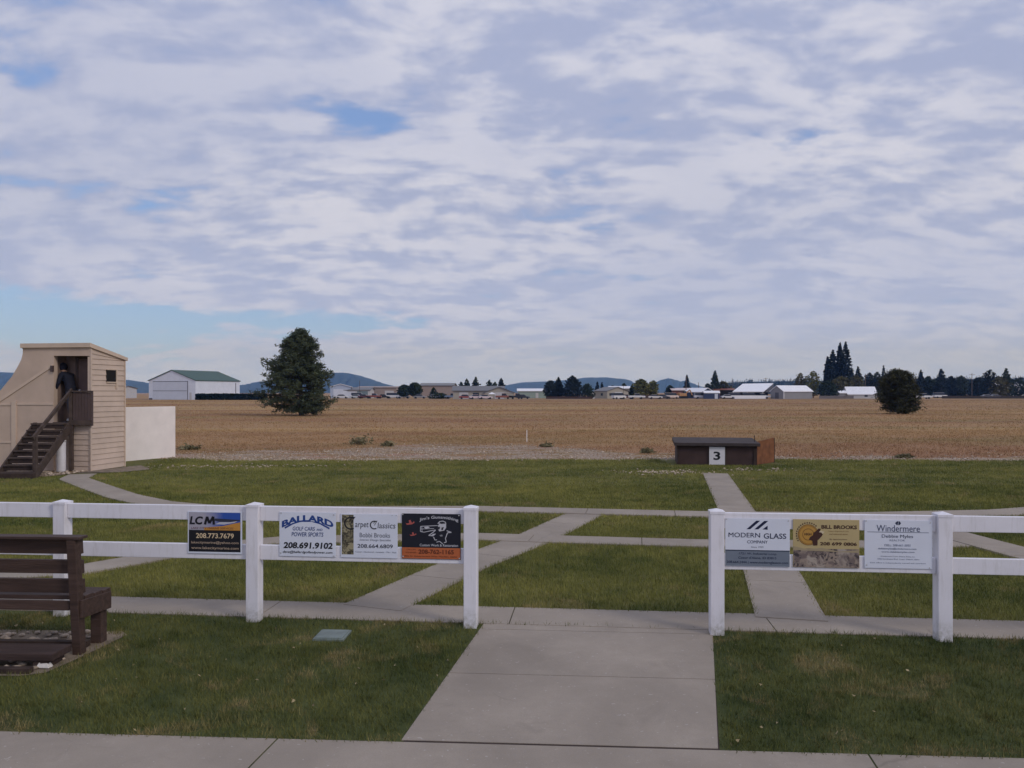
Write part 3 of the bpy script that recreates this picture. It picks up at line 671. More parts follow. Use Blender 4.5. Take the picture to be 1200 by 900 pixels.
s = fence_sign(1013.0, 1092.6, 609.5, 666.2, M['alu'], 'pale sign with small centred print under a thin rule, beside a fence post', (62, 85, 1120, 830))
s.text('Windermere', 250, 162, 925, 262, ink((.06, .075, .14)), .0); s.rect(105, 268, 1060, 276, ink((.12, .14, .2)), 'rule', 1)
s.poly([(540, 132), (565, 105), (590, 100), (580, 160), (560, 158)], ink((.03, .04, .08)), 'emblem', 1); s.poly([(632, 132), (612, 105), (596, 102), (588, 160), (612, 158)], ink((.03, .04, .08)), 'emblem', 1)
ni = ink((.045, .055, .10)); mi = ink((.16, .185, .26))
s.text('Debbie Myles', 332, 308, 818, 372, ni, .02); s.text('REALTOR', 455, 382, 690, 410, mi, .0); s.text('CELL: 208-661-2055', 370, 455, 780, 488, mi, .006, .1)
s.text('debbiemyles@windermere.com', 275, 510, 870, 545, mi, .012); s.text('www.debbiemyles.com', 325, 562, 840, 592, mi, .012)
s.text('Windermere Coeur d\'Alene Realty, Inc.', 310, 634, 850, 658, mi, .004); s.text('1000 Northwest Blvd. Coeur d\'Alene, Idaho', 265, 674, 915, 698, mi, .004)
s.text('Each office is independently owned and operated', 150, 735, 1010, 758, mi, .003); s.screws([(85, 105), (95, 785), (1085, 120), (1075, 812)], 12); s.done()

# ------------------------------------------------------------------ bench and its bed
br = empty('park_bench', (-3.455, 6.41, 0), -.06)
tag(br, 'dark brown wooden slat bench seen from behind, standing on the stone bed', 'bench')
L0 = -2.6
for x in (0.0, -1.25, -2.5):
    MB().ext([(x - .035, .04, 0), (x - .035, -.04, 0), (x - .035, -.125, .945), (x - .035, -.045, .945)], (.07, 0, 0)).build('rear_leg', M['bench'], br, .004)
    MB().box(x - .02, .30, .20, .09, .09, .40).build('front_leg', M['bench'], br, .004)
    MB().ext([(x + .036, -.06, .31), (x + .036, .36, .285), (x + .036, .36, .425), (x + .036, -.06, .455)], (.02, 0, 0)).build('side_rail', M['bench'], br, .004)
for z0, z1 in ((.815, .935), (.655, .765), (.497, .610)):
    zc = (z0 + z1) / 2; y = -.04 - .0847 * zc + .082
    mb = MB(); mb.ext([(L0, y, z0), (L0, y + .04, z0), (L0, y + .04 - .0847 * (z1 - z0), z1), (L0, y - .0847 * (z1 - z0), z1)], (.03 - L0, 0, 0)); mb.build('back_slat', M['bench'], br, .004)
MB().box((L0 + .06) / 2, -.075, .957, .06 - L0 + .04, .115, .022, 0).build('top_board', M['bench'], br, .004)
for k in range(3): MB().box((L0 + .04) / 2,   .075 + .125 * k, .455 - .01 * k,   .035 - L0, .115, .035).build('seat_slat', M['bench'], br, .004)
MB().box((L0 + 0) / 2 - .05, .005 - .045, .408, -L0 - .0, .03, .075).build('rear_apron', M['bench'], br, .004)
fp = MB(); fp.box(-4.75, 6.2, .105, 2.6, .25, .055, -.03); ft = empty('foot_plank', (0, 0, 0)); tag(ft, 'low wide wooden plank on blocks above the white stones behind the bench', 'plank')
fp.build('plank', M['plank'], ft, .006)
for x in (-3.56, -4.6, -5.7): MB().box(x, 6.2 - .03 * (x + 4.75), .047, .12, .21, .06, -.03).build('block', M['timber'], ft, .004)
fr = empty('bed_frame', (0, 0, 0)); tag(fr, 'dark timber edging round the white stones beneath the bench', 'edging')
MB().box(-4.9, 6.63, .035, 2.85, .06, .055, -.03).build('timber', M['timber'], fr, .004); MB().box(-4.95, 5.995, .03, 2.75, .06, .05, -.02).build('timber', M['timber'], fr, .004)
st = MB(); st.add([(-3.60, 6.05, .02), (-3.49, 6.04, .02), (-3.48, 6.10, .02), (-3.58, 6.11, .02), (-3.545, 6.07, .115), (-3.52, 6.08, .09)], [(0, 1, 5, 4), (1, 2, 5), (2, 3, 4, 5), (3, 0, 4), (3, 2, 1, 0)])
tag(st.build('stone', mat('white_stone', (.72, .68, .64), .8, .2, 20), None, .008), 'pointed white stone at the front corner of the bench bed', 'stone')

# valve box lid
vb = empty('valve_box', (-1.54, 6.875, 0), -.06); tag(vb, 'grey green rectangular utility box lid set flush in the front grass', 'utility cover')
MB().box(0, 0, .014, .265, .27, .028).build('frame', M['lid'], vb, .004); MB().box(0, 0, .030, .235, .24, .010).build('lid', M['lid'], vb, .006)

# ------------------------------------------------------------------ skeet tower
TA = -.159; TO = Vector((-11.19, 21.25, 0))
tw = empty('lookout_tower', TO, TA); tag(tw, 'small beige tower with clapboard side, sloping wing wall and dark doorway', 'tower')
Mi = (Matrix.Translation(TO) @ Matrix.Rotation(TA, 4, 'Z')).inverted()
def tl_(px, py, v=0., axis=1):
    """where the sight line through a photo pixel meets the tower's plane local-y = v (axis 1) or local-x = v (axis 0)"""
    o_ = Mi @ Vector((0, 0, H)); d_ = Mi.to_3x3() @ Vector(((px - CX) / F, 1, -(py - HY) / F))
    t = (v - o_[axis]) / d_[axis]; return o_ + d_ * t
def fpoly(pts, v, th): # polygon in the front plane, extruded backwards
    P3 = [tl_(x, y, v) for x, y in pts]
    return MB().ext(P3, (0, th, 0))
prof = [(26.6, 405), (105, 405), (105, 417), (63, 417), (63, 556), (-80, 566), (-80, 520), (-40, 488), (0, 458), (14, 441), (21, 429), (25, 421), (26.6, 414)]
P3 = [tl_(x, y) for x, y in prof]
for i in (4, 5): P3[i].z = 0
MB().ext(P3, (0, .14, 0)).build('front_wall', M['tan'], tw)
# wall below the landing and right jamb
zl = 1.31
a = tl_(63, 500); TWD = -tl_(26.6, 405).x
sd = MB()
def siding(mb, f, z0, z1, n0=None):  # lapped boards: f(t, z, out) -> point
    z = z0
    while z < z1 - .01:
        h = min(.142, z1 - z)
        pts = [f(0, z, .022), f(1, z, .022), f(1, z + h, .004), f(0, z + h, .004), f(0, z, 0), f(1, z, 0), f(1, z + h, 0), f(0, z + h, 0)]
        mb.add(pts, [(0, 1, 2, 3), (0, 4, 5, 1), (3, 2, 6, 7), (1, 5, 6, 2), (0, 3, 7, 4)]); z += h
siding(sd, lambda t, z, o_: Vector((a.x + (-a.x) * t, .05 - o_, z)), .0, zl - .06)
sd.build('lower_siding', M['tansiding'], tw)
MB().box(-.03, .07, (zl + 3.05) / 2, .055, .135, 3.05 - zl).build('jamb', M['tantrim'], tw)
TD = 1.46
def roofz(y): return 3.30 - .20 * y
ss = MB(); z = 0.02
while z < 3.28:
    h = .142
    zt0, zt1 = min(z + h, roofz(0)), min(z + h, roofz(TD))
    zb1 = min(z, roofz(TD) - .002)
    if zt0 - z < .01: break
    X = .024
    ss.add([(X, 0, z), (X, TD, zb1), (.005, TD, zt1), (.005, 0, zt0), (0, 0, z), (0, TD, zb1), (0, TD, zt1), (0, 0, zt0)], [(0, 1, 2, 3), (0, 4, 5, 1), (3, 2, 6, 7), (1, 5, 6, 2), (0, 3, 7, 4)]); z += h
ss.build('side_siding', M['tansiding'], tw)
MB().box(.022, .025, 1.63, .03, .05, 3.26).build('corner_board', M['tansiding'], tw)
MB().box(.022, TD - .02, 1.5, .03, .04, 3.0).build('corner_board', M['tantrim'], tw)
# closing walls
bw_ = MB(); bw_.box(-TWD / 2, TD - .05, 1.49, TWD, .09, 2.98); bw_.box(-TWD + .05, TD / 2 + .06, 1.45, .09, TD - .24, 2.9); bw_.box(-.05, TD / 2 + .42, 1.45, .08, TD - 1.0, 2.9)
bw_.build('rear_wall', M['tan'], tw)
rf = MB(); rf.add([(-TWD - .03, -.06, 3.30), (.06, -.06, 3.30), (.06, TD + .06, roofz(TD + .06) + 0), (-TWD - .03, TD + .06, roofz(TD + .06)),
                   (-TWD - .03, -.06, 3.415), (.06, -.06, 3.415), (.06, TD + .06, roofz(TD + .06) + .09), (-TWD - .03, TD + .06, roofz(TD + .06) + .09)],
                  [(3, 2, 1, 0), (4, 5, 6, 7), (0, 1, 5, 4), (1, 2, 6, 5), (2, 3, 7, 6), (3, 0, 4, 7)])
rf.build('roof', M['tantrim'], tw)
# alcove with its door
ul = a.x
MB().box(ul / 2, .22, zl - .04, -ul, .52, .08).build('landing_floor', M['stairwood'], tw)
al = MB(); al.box(ul / 2 - .03,   .52, 2.2, -ul + .04, .06, 1.86); al.box(ul - .045, .32, 2.2, .06, .34, 1.86); al.box(ul / 2 - .03, .32, 3.13, -ul + .04, .34, .06); al.box(-.035, .32, 2.2, .04, .34, 1.84)
al.build('alcove_lining', mat('brown_lining', (.22, .155, .13), .8, .2), tw)
dr = MB(); dr.box(-.37, .472, zl + .84, .62, .035, 1.66); dO = dr.build('door', mat('brown_door', (.14, .092, .082), .6, .2, 3), tw, .004)
fr_ = MB(); fr_.box(-.72,   .465, zl + .86, .07, .05, 1.7); fr_.box(-.035 - .02,   .465, zl + .86, .05, .05, 1.7); fr_.box(-.39,   .465, zl + 1.735, .75, .05, .06); fr_.build('door_frame', mat('door_frame_brown', (.085, .058, .050), .7, .2), tw)
MB().tube([(-.62, .455, zl + .85), (-.62, .41, zl + .85)], .025, 8).build('handle', M['greytrim'], dO)
# trims on the wing wall
tr = MB()
def trim(p0, p1, wpx, o_=.022):
    A_, B_ = tl_(*p0), tl_(*p1); d = (B_ - A_).normalized(); n = Vector((-d.z, 0, d.x)) * (wpx / 44 / 2)
    tr.ext([A_ + n, B_ + n, B_ - n, A_ - n], (0, -o_, 0))
trim((62, 428), (-70, 516), 3.2); trim((17, 470), (17, 560), 6, .035); trim((62.5, 473.5), (20.5, 473.5), 2.2, .018); trim((13.5, 474), (-70, 474), 2.2, .018); trim((13.5, 518), (-70, 519), 2.2, .018)
tr.build('wall_trim', M['tantrim'], tw)
br_ = tl_(62, 432); MB().box(br_.x, -.03, br_.z, .07, .06, .16).build('lamp_bracket', M['doorbrown'], tw)
# window in the clapboard side
w0, w1 = tl_(125, 447.3, .03, 0), tl_(135.8, 434, .03, 0)
wn_ = MB(); wn_.box(.0, (w0.y + w1.y) / 2, (w0.z + w1.z) / 2, .062, w1.y - w0.y, w1.z - w0.z); wo = wn_.build('window', M['dark'], tw)
wf = MB(); wf.box(.022, w1.y + .03, (w0.z + w1.z) / 2 - .08, .05, .055, w1.z - w0.z + .22); wf.box(.022, (w0.y + w1.y) / 2, w0.z - .015, .05, w1.y - w0.y, .03); wf.box(.022, (w0.y + w1.y) / 2, w1.z + .015, .05, w1.y - w0.y, .025); wf.build('window_frame', M['tantrim'], wo)

# stairs
sr = empty('wooden_stairs', (-12.12, 19.6, 0), 0); tag(sr, 'dark weathered wooden stairs with handrail climbing to the tower doorway', 'stairs')
nst = 8; run = 1.52; xs0, xs1 = -.48, .47
for k in range(nst):
    zt = zl * (k + 1) / nst - .01; y = run * k / nst + .1
    MB().box(0, y, zt - .02, xs1 - xs0 - .08, .24, .04).build('tread', M['stairwood'], sr, .004)
for x in (xs0 + .02, xs1 - .02):
    MB().ext([(x - .02, -.05, 0), (x - .02, .12, 0), (x - .02, run + .1, zl - .22), (x - .02, run + .1, zl + .0), (x - .02, run - .02, zl), (x - .02, -.05, .12)], (.04, 0, 0)).build('stringer', M['stairwood'], sr)
MB().box(-.2, -.16, .075, 1.5, .12, .15).build('bottom_beam', M['timber'], sr, .006)
for k in range(nst - 1): MB().box(0, run * k / nst + .215, zl * (k + 1) / nst + .06, xs1 - xs0 - .1, .015, .1).build('riser', M['timber'], sr)
MB().box(xs1, .0, .51, .09, .09, 1.02).build('post', M['stairwood'], sr, .005); MB().box(xs1, 1.60, 1.07, .095, .095, 2.16).build('post', M['stairwood'], sr, .005)
MB().bar((xs1, -.10, .98), (xs1, 1.63, 2.17), .05, .10).build('handrail', M['stairwood'], sr, .005)
rp = MB()
for k in range(6): rp.box(xs1 + .10 + .078 * k, 1.575, 1.68, .072, .02, .84)
rp.build('railing_boards', M['doorbrown'], sr); MB().box(xs1 + .27, 1.57, 2.13, .58, .09, .04).build('railing_cap', M['stairwood'], sr, .004); MB().box(xs1 + .30, 1.575, 1.30, .52, .05, .13).build('railing_beam', M['stairwood'], sr, .004)
MB().box(xs1 + .555, 1.60, 1.68, .03, .06, .92).build('railing_end', M['doorbrown'], sr)
# white drum under the stairs
pr = MB(); pr.tube([(0, 0, 0), (0, 0, .04), (0, 0, .80), (0, 0, .81)], [.105, .11, .11, .10], 20); pr.tube([(0, 0, .79), (0, 0, .83)], [.117, .117], 20)
tag(pr.build('plastic_pipe', M['pipe'], None, 0, True, (-11.80, 21.0, .02)), 'upright white plastic pipe standing on stones beneath the stairs', 'pipe')

# low white screen wall beside the tower
a_, b_ = Vector((-12.2, 23.4)), Vector((-10.95, 26.1)); d_ = (b_ - a_).normalized(); n_ = Vector((d_.y, -d_.x)) * .0
ww = MB(); nn = Vector((-d_.y, d_.x)) * .12
ww.prism([tuple(a_), tuple(b_), tuple(b_ + nn), tuple(a_ + nn)], 0, 1.65); wwo = ww.build('screen_wall', M['panelwhite'], None, .01); tag(wwo, 'low whitewashed blank wall standing beside the beige tower', 'wall')

# ------------------------------------------------------------------ person in the doorway
def skin_figure():
    J = [('pelvis', None, (0, 0, .86), .135), ('waist', 'pelvis', (-.05, 0, 1.02), .135), ('chest', 'waist', (-.15, 0, 1.22), .155), ('upper', 'chest', (-.23, 0, 1.34), .13), ('neck', 'upper', (-.30, 0, 1.42), .062), ('chin', 'neck', (-.345, 0, 1.475), .085), ('head', 'chin', (-.365, 0, 1.55), .10), ('crown', 'head', (-.355, 0, 1.63), .075)]
    for sg, n in ((1, 'l'), (-1, 'r')):
        y = .085 * sg; kx = -.03 if sg > 0 else .05
        J += [('hip' + n, 'pelvis', (0, y, .80), .10), ('thigh' + n, 'hip' + n, (kx, y * 1.1, .62), .082), ('knee' + n, 'thigh' + n, (kx - .02, y * 1.15, .44), .062), ('calf' + n, 'knee' + n, (kx + .01, y * 1.15, .26), .058), ('ankle' + n, 'calf' + n, (kx + .03, y * 1.15, .085), .045), ('toe' + n, 'ankle' + n, (kx - .12, y * 1.2, .045), .042)]
        sx = -.22; J += [('sh' + n, 'upper', (sx, .17 * sg, 1.33), .075)]
        if sg > 0: pts = [(-.36, .23, 1.16), (-.50, .20, 1.10), (-.55, .19, 1.12)]
        else: pts = [(-.22, -.25, 1.10), (-.34, -.24, .93), (-.38, -.23, .89)]
        J += [('elbow' + n, 'sh' + n, pts[0], .055), ('wrist' + n, 'elbow' + n, pts[1], .036), ('palm' + n, 'wrist' + n, pts[2], .032)]
        d = (Vector(pts[2]) - Vector(pts[1])).normalized()
        for k, (q, ln) in enumerate(((-.028, .06), (-.010, .075), (.010, .07), (.028, .055))):
            b = Vector(pts[2]) + d * .045 + Vector((0, q, 0)); e = b + d * ln * .6 + Vector((0, 0, -.02)); J += [(f'f{k}{n}', 'palm' + n, tuple(b), .010), (f'g{k}{n}', f'f{k}{n}', tuple(e), .009)]
        b = Vector(pts[2]) + Vector((0, -.04 * sg, .01)) + d * .01; J += [('th' + n, 'palm' + n, tuple(b), .011), ('ti' + n, 'th' + n, tuple(b + d * .04), .009)]
    idx = {j[0]: i for i, j in enumerate(J)}
    me = bpy.data.meshes.new('person'); me.from_pydata([j[2] for j in J], [(idx[j[1]], i) for i, j in enumerate(J) if j[1]], [])
    o = bpy.data.objects.new('person', me); col.objects.link(o)
    sk = o.modifiers.new('skin', 'SKIN'); sk.use_smooth_shade = True
    for i, j in enumerate(J): me.skin_vertices[0].data[i].radius = (j[3], j[3])
    me.skin_vertices[0].data[0].use_root = True
    sb = o.modifiers.new('sub', 'SUBSURF'); sb.levels = 2; sb.render_levels = 2
    bpy.context.view_layer.update()
    m2 = bpy.data.meshes.new_from_object(o.evaluated_get(bpy.context.evaluated_depsgraph_get())); bpy.data.objects.remove(o)
    m2.materials.clear()
    for q in (mat('navy_jacket', (.012, .013, .024), .85, .2), mat('blue_jeans', (.045, .055, .085), .85, .2), mat('white_shoes', (.5, .5, .52), .7, .1), mat('skin', (.42, .25, .18), .6, .08)): m2.materials.append(q)
    for p in m2.polygons:
        c = p.center; hand = (c - Vector((-.57, .19, 1.11))).length < .085 or (c - Vector((-.40, -.23, .86))).length < .085
        p.material_index = 3 if (hand or c.z > 1.43) else (2 if c.z < .10 else (1 if c.z < .84 else 0)); p.use_smooth = True
    return m2
pm = skin_figure(); pe = bpy.data.objects.new('person', pm); col.objects.link(pe)
pw = tw_pos = (Matrix.Translation(TO) @ Matrix.Rotation(TA, 4, 'Z')) @ Vector((ul + .33, .27, zl))
pe.location = pw; pe.rotation_euler = (0, 0, TA + R(-12)); pe.scale = (.95,) * 3
tag(pe, 'person in dark jacket and blue jeans leaning forward in the tower doorway', 'person')
hd = MB()
for i in range(7):
    for k in range(12):
        pass
hb = bmesh.new(); bmesh.ops.create_icosphere(hb, subdivisions=2, radius=.128)
for v in hb.verts: v.co = Vector((v.co.x * .98, v.co.y * .92, v.co.z * 1.02))
bmesh.ops.delete(hb, geom=[f for f in hb.faces if f.calc_center_median().x < -.06 and f.calc_center_median().z < .07], context='FACES')
hm = bpy.data.meshes.new('hood'); hb.to_mesh(hm); hb.free(); hm.materials.append(pm.materials[0]); ho = bpy.data.objects.new('hood', hm); col.objects.link(ho); ho.parent = pe; ho.location = (-.345, 0, 1.56)
fb = MB(); fb.add([(-.46, -.012, 1.535), (-.46, .012, 1.535), (-.492, 0, 1.53), (-.46, 0, 1.575)], [(0, 1, 2), (1, 3, 2), (3, 0, 2), (0, 3, 1)]); fb.build('nose', pm.materials[3], pe)
eb = MB()
for q in (-.035, .035): eb.box(-.458, q, 1.575, .012, .022, .010)
eb.build('eyes', M['dark'], pe); mb_ = MB(); mb_.box(-.436, 0, 1.49, .012, .045, .009); mb_.build('mouth', mat('lips', (.25, .10, .08), .6), pe)

# ------------------------------------------------------------------ trap house
th = empty('trap_house', (4.76, 23.25, 0), -.165); tag(th, 'low dark brown trap house with flat grey roof and a numbered white plate', 'trap house')
bx = MB(); bx.box(1.14, .8, .29, 2.24, 1.55, .58); bx.build('body', M['housebrown'], th, .006)
for x in (.05, 1.40, 2.2): MB().box(x, .01, .29, .05, .03, .57).build('batten', M['timber'], th)
rr = MB(); rr.add([(-.06, -.10, .565), (2.34, -.10, .565), (2.34, 1.75, .62), (-.06, 1.75, .62), (-.06, -.10, .655), (2.34, -.10, .655), (2.34, 1.75, .715), (-.06, 1.75, .715)], [(3, 2, 1, 0), (4, 5, 6, 7), (0, 1, 5, 4), (1, 2, 6, 5), (2, 3, 7, 6), (3, 0, 4, 7)])
rr.build('roof', M['roofdark'], th, .008)
sg = Sign((.93, -.012, .02), 0, .44, .515, mat('white_plate', (.68, .66, .68), .6, .06), None, (447, 247, 582, 405), 'number_plate', parent=th, th=.012)
sg.text('3', 483, 287, 542, 362, black_ink, .03); sg.done()
wg = MB(); wg.ext([(2.28, .3, .02), (2.90, 1.27, .02), (2.90, 1.27, .755), (2.28, .3, .68)], (.02, -.03, 0)); wg.build('wing_panel', M['rust'], th); MB().box(2.915, 1.26, .37, .04, .05, .74).build('wing_post', M['timber'], th)
MB().tube([(2.24, .4, .66), (2.24, .4, .86)], .012, 6).build('rod', M['timber'], th)

# stake and weeds
sk_ = MB(); sk_.box(0, 0, .26, .035, .02, .52); sk_.build('stake', M['panelwhite']); so_ = bpy.data.objects['stake']; so_.name = 'marker_stake'; so_.location = (.63, 34, 0); tag(so_, 'thin pale marker stake standing in the far gravel', 'stake')

# ------------------------------------------------------------------ foliage builders
def leaf_geo(Cn, size, seed, flat=.35):
    r = np.random.default_rng(seed); n = len(Cn); a = r.normal(size=(n, 3)); a[:, 2] *= .6; a /= np.linalg.norm(a, axis=1)[:, None]
    b = np.cross(a, r.normal(size=(n, 3))); b /= np.linalg.norm(b, axis=1)[:, None] + 1e-9
    sz = np.asarray(size) * r.uniform(.6, 1.3, n); a *= sz[:, None]; b *= (sz * flat)[:, None]
    V = np.stack([Cn - a - b * .5, Cn + a * .2 - b, Cn + a, Cn + b], 1).reshape(-1, 3); return V, np.arange(4 * n).reshape(n, 4)
def crown_points(n, h0, h1, prof, seed, rag=.35, lobes=7, shell=.45, layer=0):
    """points filling an uneven crown; prof(t) gives the radius at relative height t"""
    r = np.random.default_rng(seed); t = r.uniform(0, 1, n * 2); R_ = np.array([prof(q) for q in t]); keep = r.uniform(0, R_.max(), n * 2) < R_ + .12 * R_.max(); t = t[keep][:n]; R_ = R_[keep][:n]
    az = r.uniform(0, 2 * np.pi, len(t)); ph = r.uniform(0, 6.28, 8)
    rg = 1 + rag * (.5 * np.sin(az * 3 + t * lobes + ph[0]) + .35 * np.sin(az * 5 - t * lobes * 2.1 + ph[1]) + .3 * np.sin(t * lobes * 4.3 + ph[2] + az * 2) + .2 * np.sin(t * lobes * 9 + ph[3] + az * 7))
    rad = R_ * np.clip(rg, .35, 1.6) * (shell + (1 - shell) * np.sqrt(r.uniform(0, 1, len(t)))) * r.uniform(.75, 1.05, len(t))
    if layer: t = (np.floor(t * layer) + (t * layer % 1) ** 1.6) / layer
    return np.stack([rad * np.cos(az), rad * np.sin(az), h0 + (h1 - h0) * t], 1)
def lin(pts): xs, ys = zip(*pts); return lambda t: float(np.interp(t, xs, ys))
PROFS = {
    'cone': lin([(0, .75), (.12, 1), (.5, .62), (.8, .3), (1, .02)]),
    'fir': lin([(0, .6), (.1, 1), (.45, .8), (.75, .48), (.93, .18), (1, .02)]),
    'round': lin([(0, .35), (.15, .8), (.4, 1), (.7, .9), (.9, .55), (1, .15)]),
    'wide': lin([(0, .7), (.2, 1), (.5, .95), (.8, .65), (1, .2)]),
    'spire': lin([(0, .9), (.3, .8), (.6, .5), (.9, .16), (1, .01)]),
}
def tree(name, label, loc, h, r, prof, m_, seed, n=900, leaf=.45, base=.08, group='distant trees beyond the field', cat='tree', rag=.4, layer=0, trunk_r=None, limbs=5):
    t = empty(name, loc); tag(t, label, cat, group)
    pf = PROFS[prof] if isinstance(prof, str) else prof
    Cn = crown_points(n, h * base, h, lambda q: r * pf(q), seed, rag, layer=layer)
    V, Fc = leaf_geo(Cn, leaf, seed + 1, .5); np_mesh('crown', V, Fc, m_, t)
    tr_ = trunk_r or max(.12, h * .022); mb = MB(); mb.tube([(0, 0, 0), (0, 0, h * .3), (0, 0, h * .92)], [tr_, tr_ * .75, tr_ * .15], 7)
    q = random.Random(seed)
    for k in range(limbs):
        z = h * q.uniform(.2, .75); az = q.uniform(0, 6.28); L = r * pf(z / h) * .8; mb.tube([(0, 0, z), (L * .5 * math.cos(az), L * .5 * math.sin(az), z + L * .15), (L * math.cos(az), L * math.sin(az), z + L * .35)], [tr_ * .4, tr_ * .25, tr_ * .08], 5)
    mb.build('trunk', M['trunk'], t); return t
def far_tree(label, px, top, d, wpx, prof, m_, seed, base_y=None, **k):
    kk = F / d; h = H + (HY - top) / kk
    return tree(k.pop('name', 'conifer_tree'), label, ((px - CX) / kk, d, 0), h, wpx / 2 / kk, prof, m_, seed, **k)

# the big pine in the field
PD = 73.0; pr_ = empty('pine_tree', ((352 - CX) / F * PD, PD, 0)); tag(pr_, 'broad ragged dark pine standing alone in the field by the white hangar', 'tree')
pk = F / PD
wprof = lin([(0, 2.3), (.05, 3.1), (.14, 3.65), (.27, 3.65), (.42, 3.1), (.58, 2.45), (.74, 1.85), (.87, 1.2), (.95, .68), (1, .12)])
def branchy(seed, PHt, nb, wp, zlo, lean, tuft, leaves, leaf, flat, mt, root, droop=.25, up=.10, jit=.17, spread=.11, pw=1.15):
    r_ = random.Random(seed); Cn = []; mb = MB(); lob = [r_.uniform(.84, 1.1) for _ in range(60)]
    for i in range(nb):
        t = r_.random() ** pw; z = zlo + t * (PHt - zlo - .1); az = r_.uniform(0, 6.283)
        L = wp(t) * r_.uniform(.62, 1.1) * lob[int(az / 6.284 * 6) * 10 + int(t * 9.99)] * lean(az); lift = L * (up + .25 * t); pts = []
        for j in range(4):
            q = j / 3; pts.append(Vector((math.cos(az) * L * q, math.sin(az) * L * q, z + lift * q * q - droop * q * (1 - t))))
        mb.tube(pts, [.04, .03, .018, .007], 4)
        for j in range(tuft):
            q = .25 + .80 * r_.random() ** .6; p0 = pts[0].lerp(pts[3], q) + Vector((r_.gauss(0, jit), r_.gauss(0, jit), r_.gauss(.03, jit * .7)))
            for m__ in range(leaves): Cn.append((p0.x + r_.gauss(0, spread), p0.y + r_.gauss(0, spread), max(.06, p0.z + r_.gauss(.04, spread * .7))))
    V, Fc = leaf_geo(np.array(Cn), leaf, seed + 8, flat); np_mesh('crown', V, Fc, mt, root); return mb
PHt = H + (HY - 389) / pk
br_mb = branchy(3, PHt, 330, wprof, .35, lambda az: (.84 if math.cos(az) > 0 else 1.04), 15, 9, .15, .24, M['pine'], pr_)
br_mb.tube([(.1, 0, 0), (.05, 0, 1.5), (0, 0, 4), (-.05, 0, PHt - .4)], [.24, .2, .13, .03], 10); br_mb.build('trunk', M['trunk'], pr_)
# the dark bush on the right
BD = 79.0; bk = F / BD; bh = H + (HY - 433) / bk
jb = empty('juniper_bush', ((1052.5 - CX) / bk, BD, 0)); tag(jb, 'dense dark rounded bush standing alone in the dry field on the right', 'bush')
jm = branchy(31, bh - .35, 210, lin([(0, 1.55), (.1, 1.75), (.35, 1.85), (.6, 1.72), (.8, 1.35), (.9, 1.0), (.96, .65), (1, .25)]), .1, lambda az: 1.0, 16, 9, .11, .35, M['bush'], jb, .1, .12, .15, .12, .9)
jm.tube([(0, 0, 0), (0, 0, 1.2), (.1, 0, bh * .9)], [.14, .1, .02], 8); jm.build('trunk', M['trunk'], jb)
# weeds at the edge of the gravel
def weed(label, px, py, wpx, hpx, seed):
    x, d = gp(px, py); k = F / d; r = np.random.default_rng(seed); n = 260
    Cn = np.stack([r.normal(0, wpx / k / 3.2, n), r.normal(0, wpx / k / 4, n), np.abs(r.normal(0, hpx / k / 2.2, n)) + .03], 1); V, Fc = leaf_geo(Cn, .09, seed, .3)
    o = np_mesh('weed_clump', V, Fc, M['weed'], None, (x, d, 0)); tag(o, label, 'weed', 'weeds at the gravel edge')
weed('grey green weed clump in the gravel, widest one left of centre', 422, 521, 22, 8, 1); weed('low weed clump in the gravel just right of the widest clump', 454, 523, 10, 4, 2)
weed('weed clump beside the right end of the whitewashed wall', 222, 527, 16, 4, 3)
weed('weed clump at the gravel edge left of the trap house', 758, 531, 11, 4, 5); weed('small weed clump near the thin marker stake', 640, 524, 9, 3, 6)
weed('low weed clump in the gravel right of the rusty panel', 1060, 537, 14, 3, 7)

# ------------------------------------------------------------------ far buildings
def gable(name, label, px, d, wd, ln, yaw, eave, ridge, wall, roof, cat='building', ov=.4, parts=(), group=None, rt=.18):
    """gable end on local y = 0 centred on the origin, ridge running to +y"""
    r = empty(name, ((px - CX) / F * d, d, 0), yaw); tag(r, label, cat, group)
    h = wd / 2; MB().ext([(-h, 0, 0), (h, 0, 0), (h, 0, eave), (0, 0, ridge), (-h, 0, eave)], (0, ln, 0)).build('wall', wall, r)
    sl_ = (ridge - eave) / h; rm = MB()
    for sg_ in (-1, 1):
        e = sg_ * (h + ov); ze = eave - ov * sl_
        rm.add([(0, -ov, ridge + .03), (e, -ov, ze + .03), (e, ln + ov, ze + .03), (0, ln + ov, ridge + .03), (0, -ov, ridge + .03 + rt), (e, -ov, ze + .03 + rt), (e, ln + ov, ze + .03 + rt), (0, ln + ov, ridge + .03 + rt)],
               [(3, 2, 1, 0), (4, 5, 6, 7), (0, 1, 5, 4), (1, 2, 6, 5), (2, 3, 7, 6), (3, 0, 4, 7)])
    rm.build('roof', roof, r)
    for pn, face, u0, u1, z0, z1, m_ in parts:
        b = MB(); T = .06
        if face == 'front': b.box((u0 + u1) / 2, -T / 2, (z0 + z1) / 2, u1 - u0, T, z1 - z0)
        elif face == 'right': b.box(h + T / 2, (u0 + u1) / 2, (z0 + z1) / 2, T, u1 - u0, z1 - z0)
        else: b.box(-h - T / 2, (u0 + u1) / 2, (z0 + z1) / 2, T, u1 - u0, z1 - z0)
        b.build(pn, m_, r)
    return r
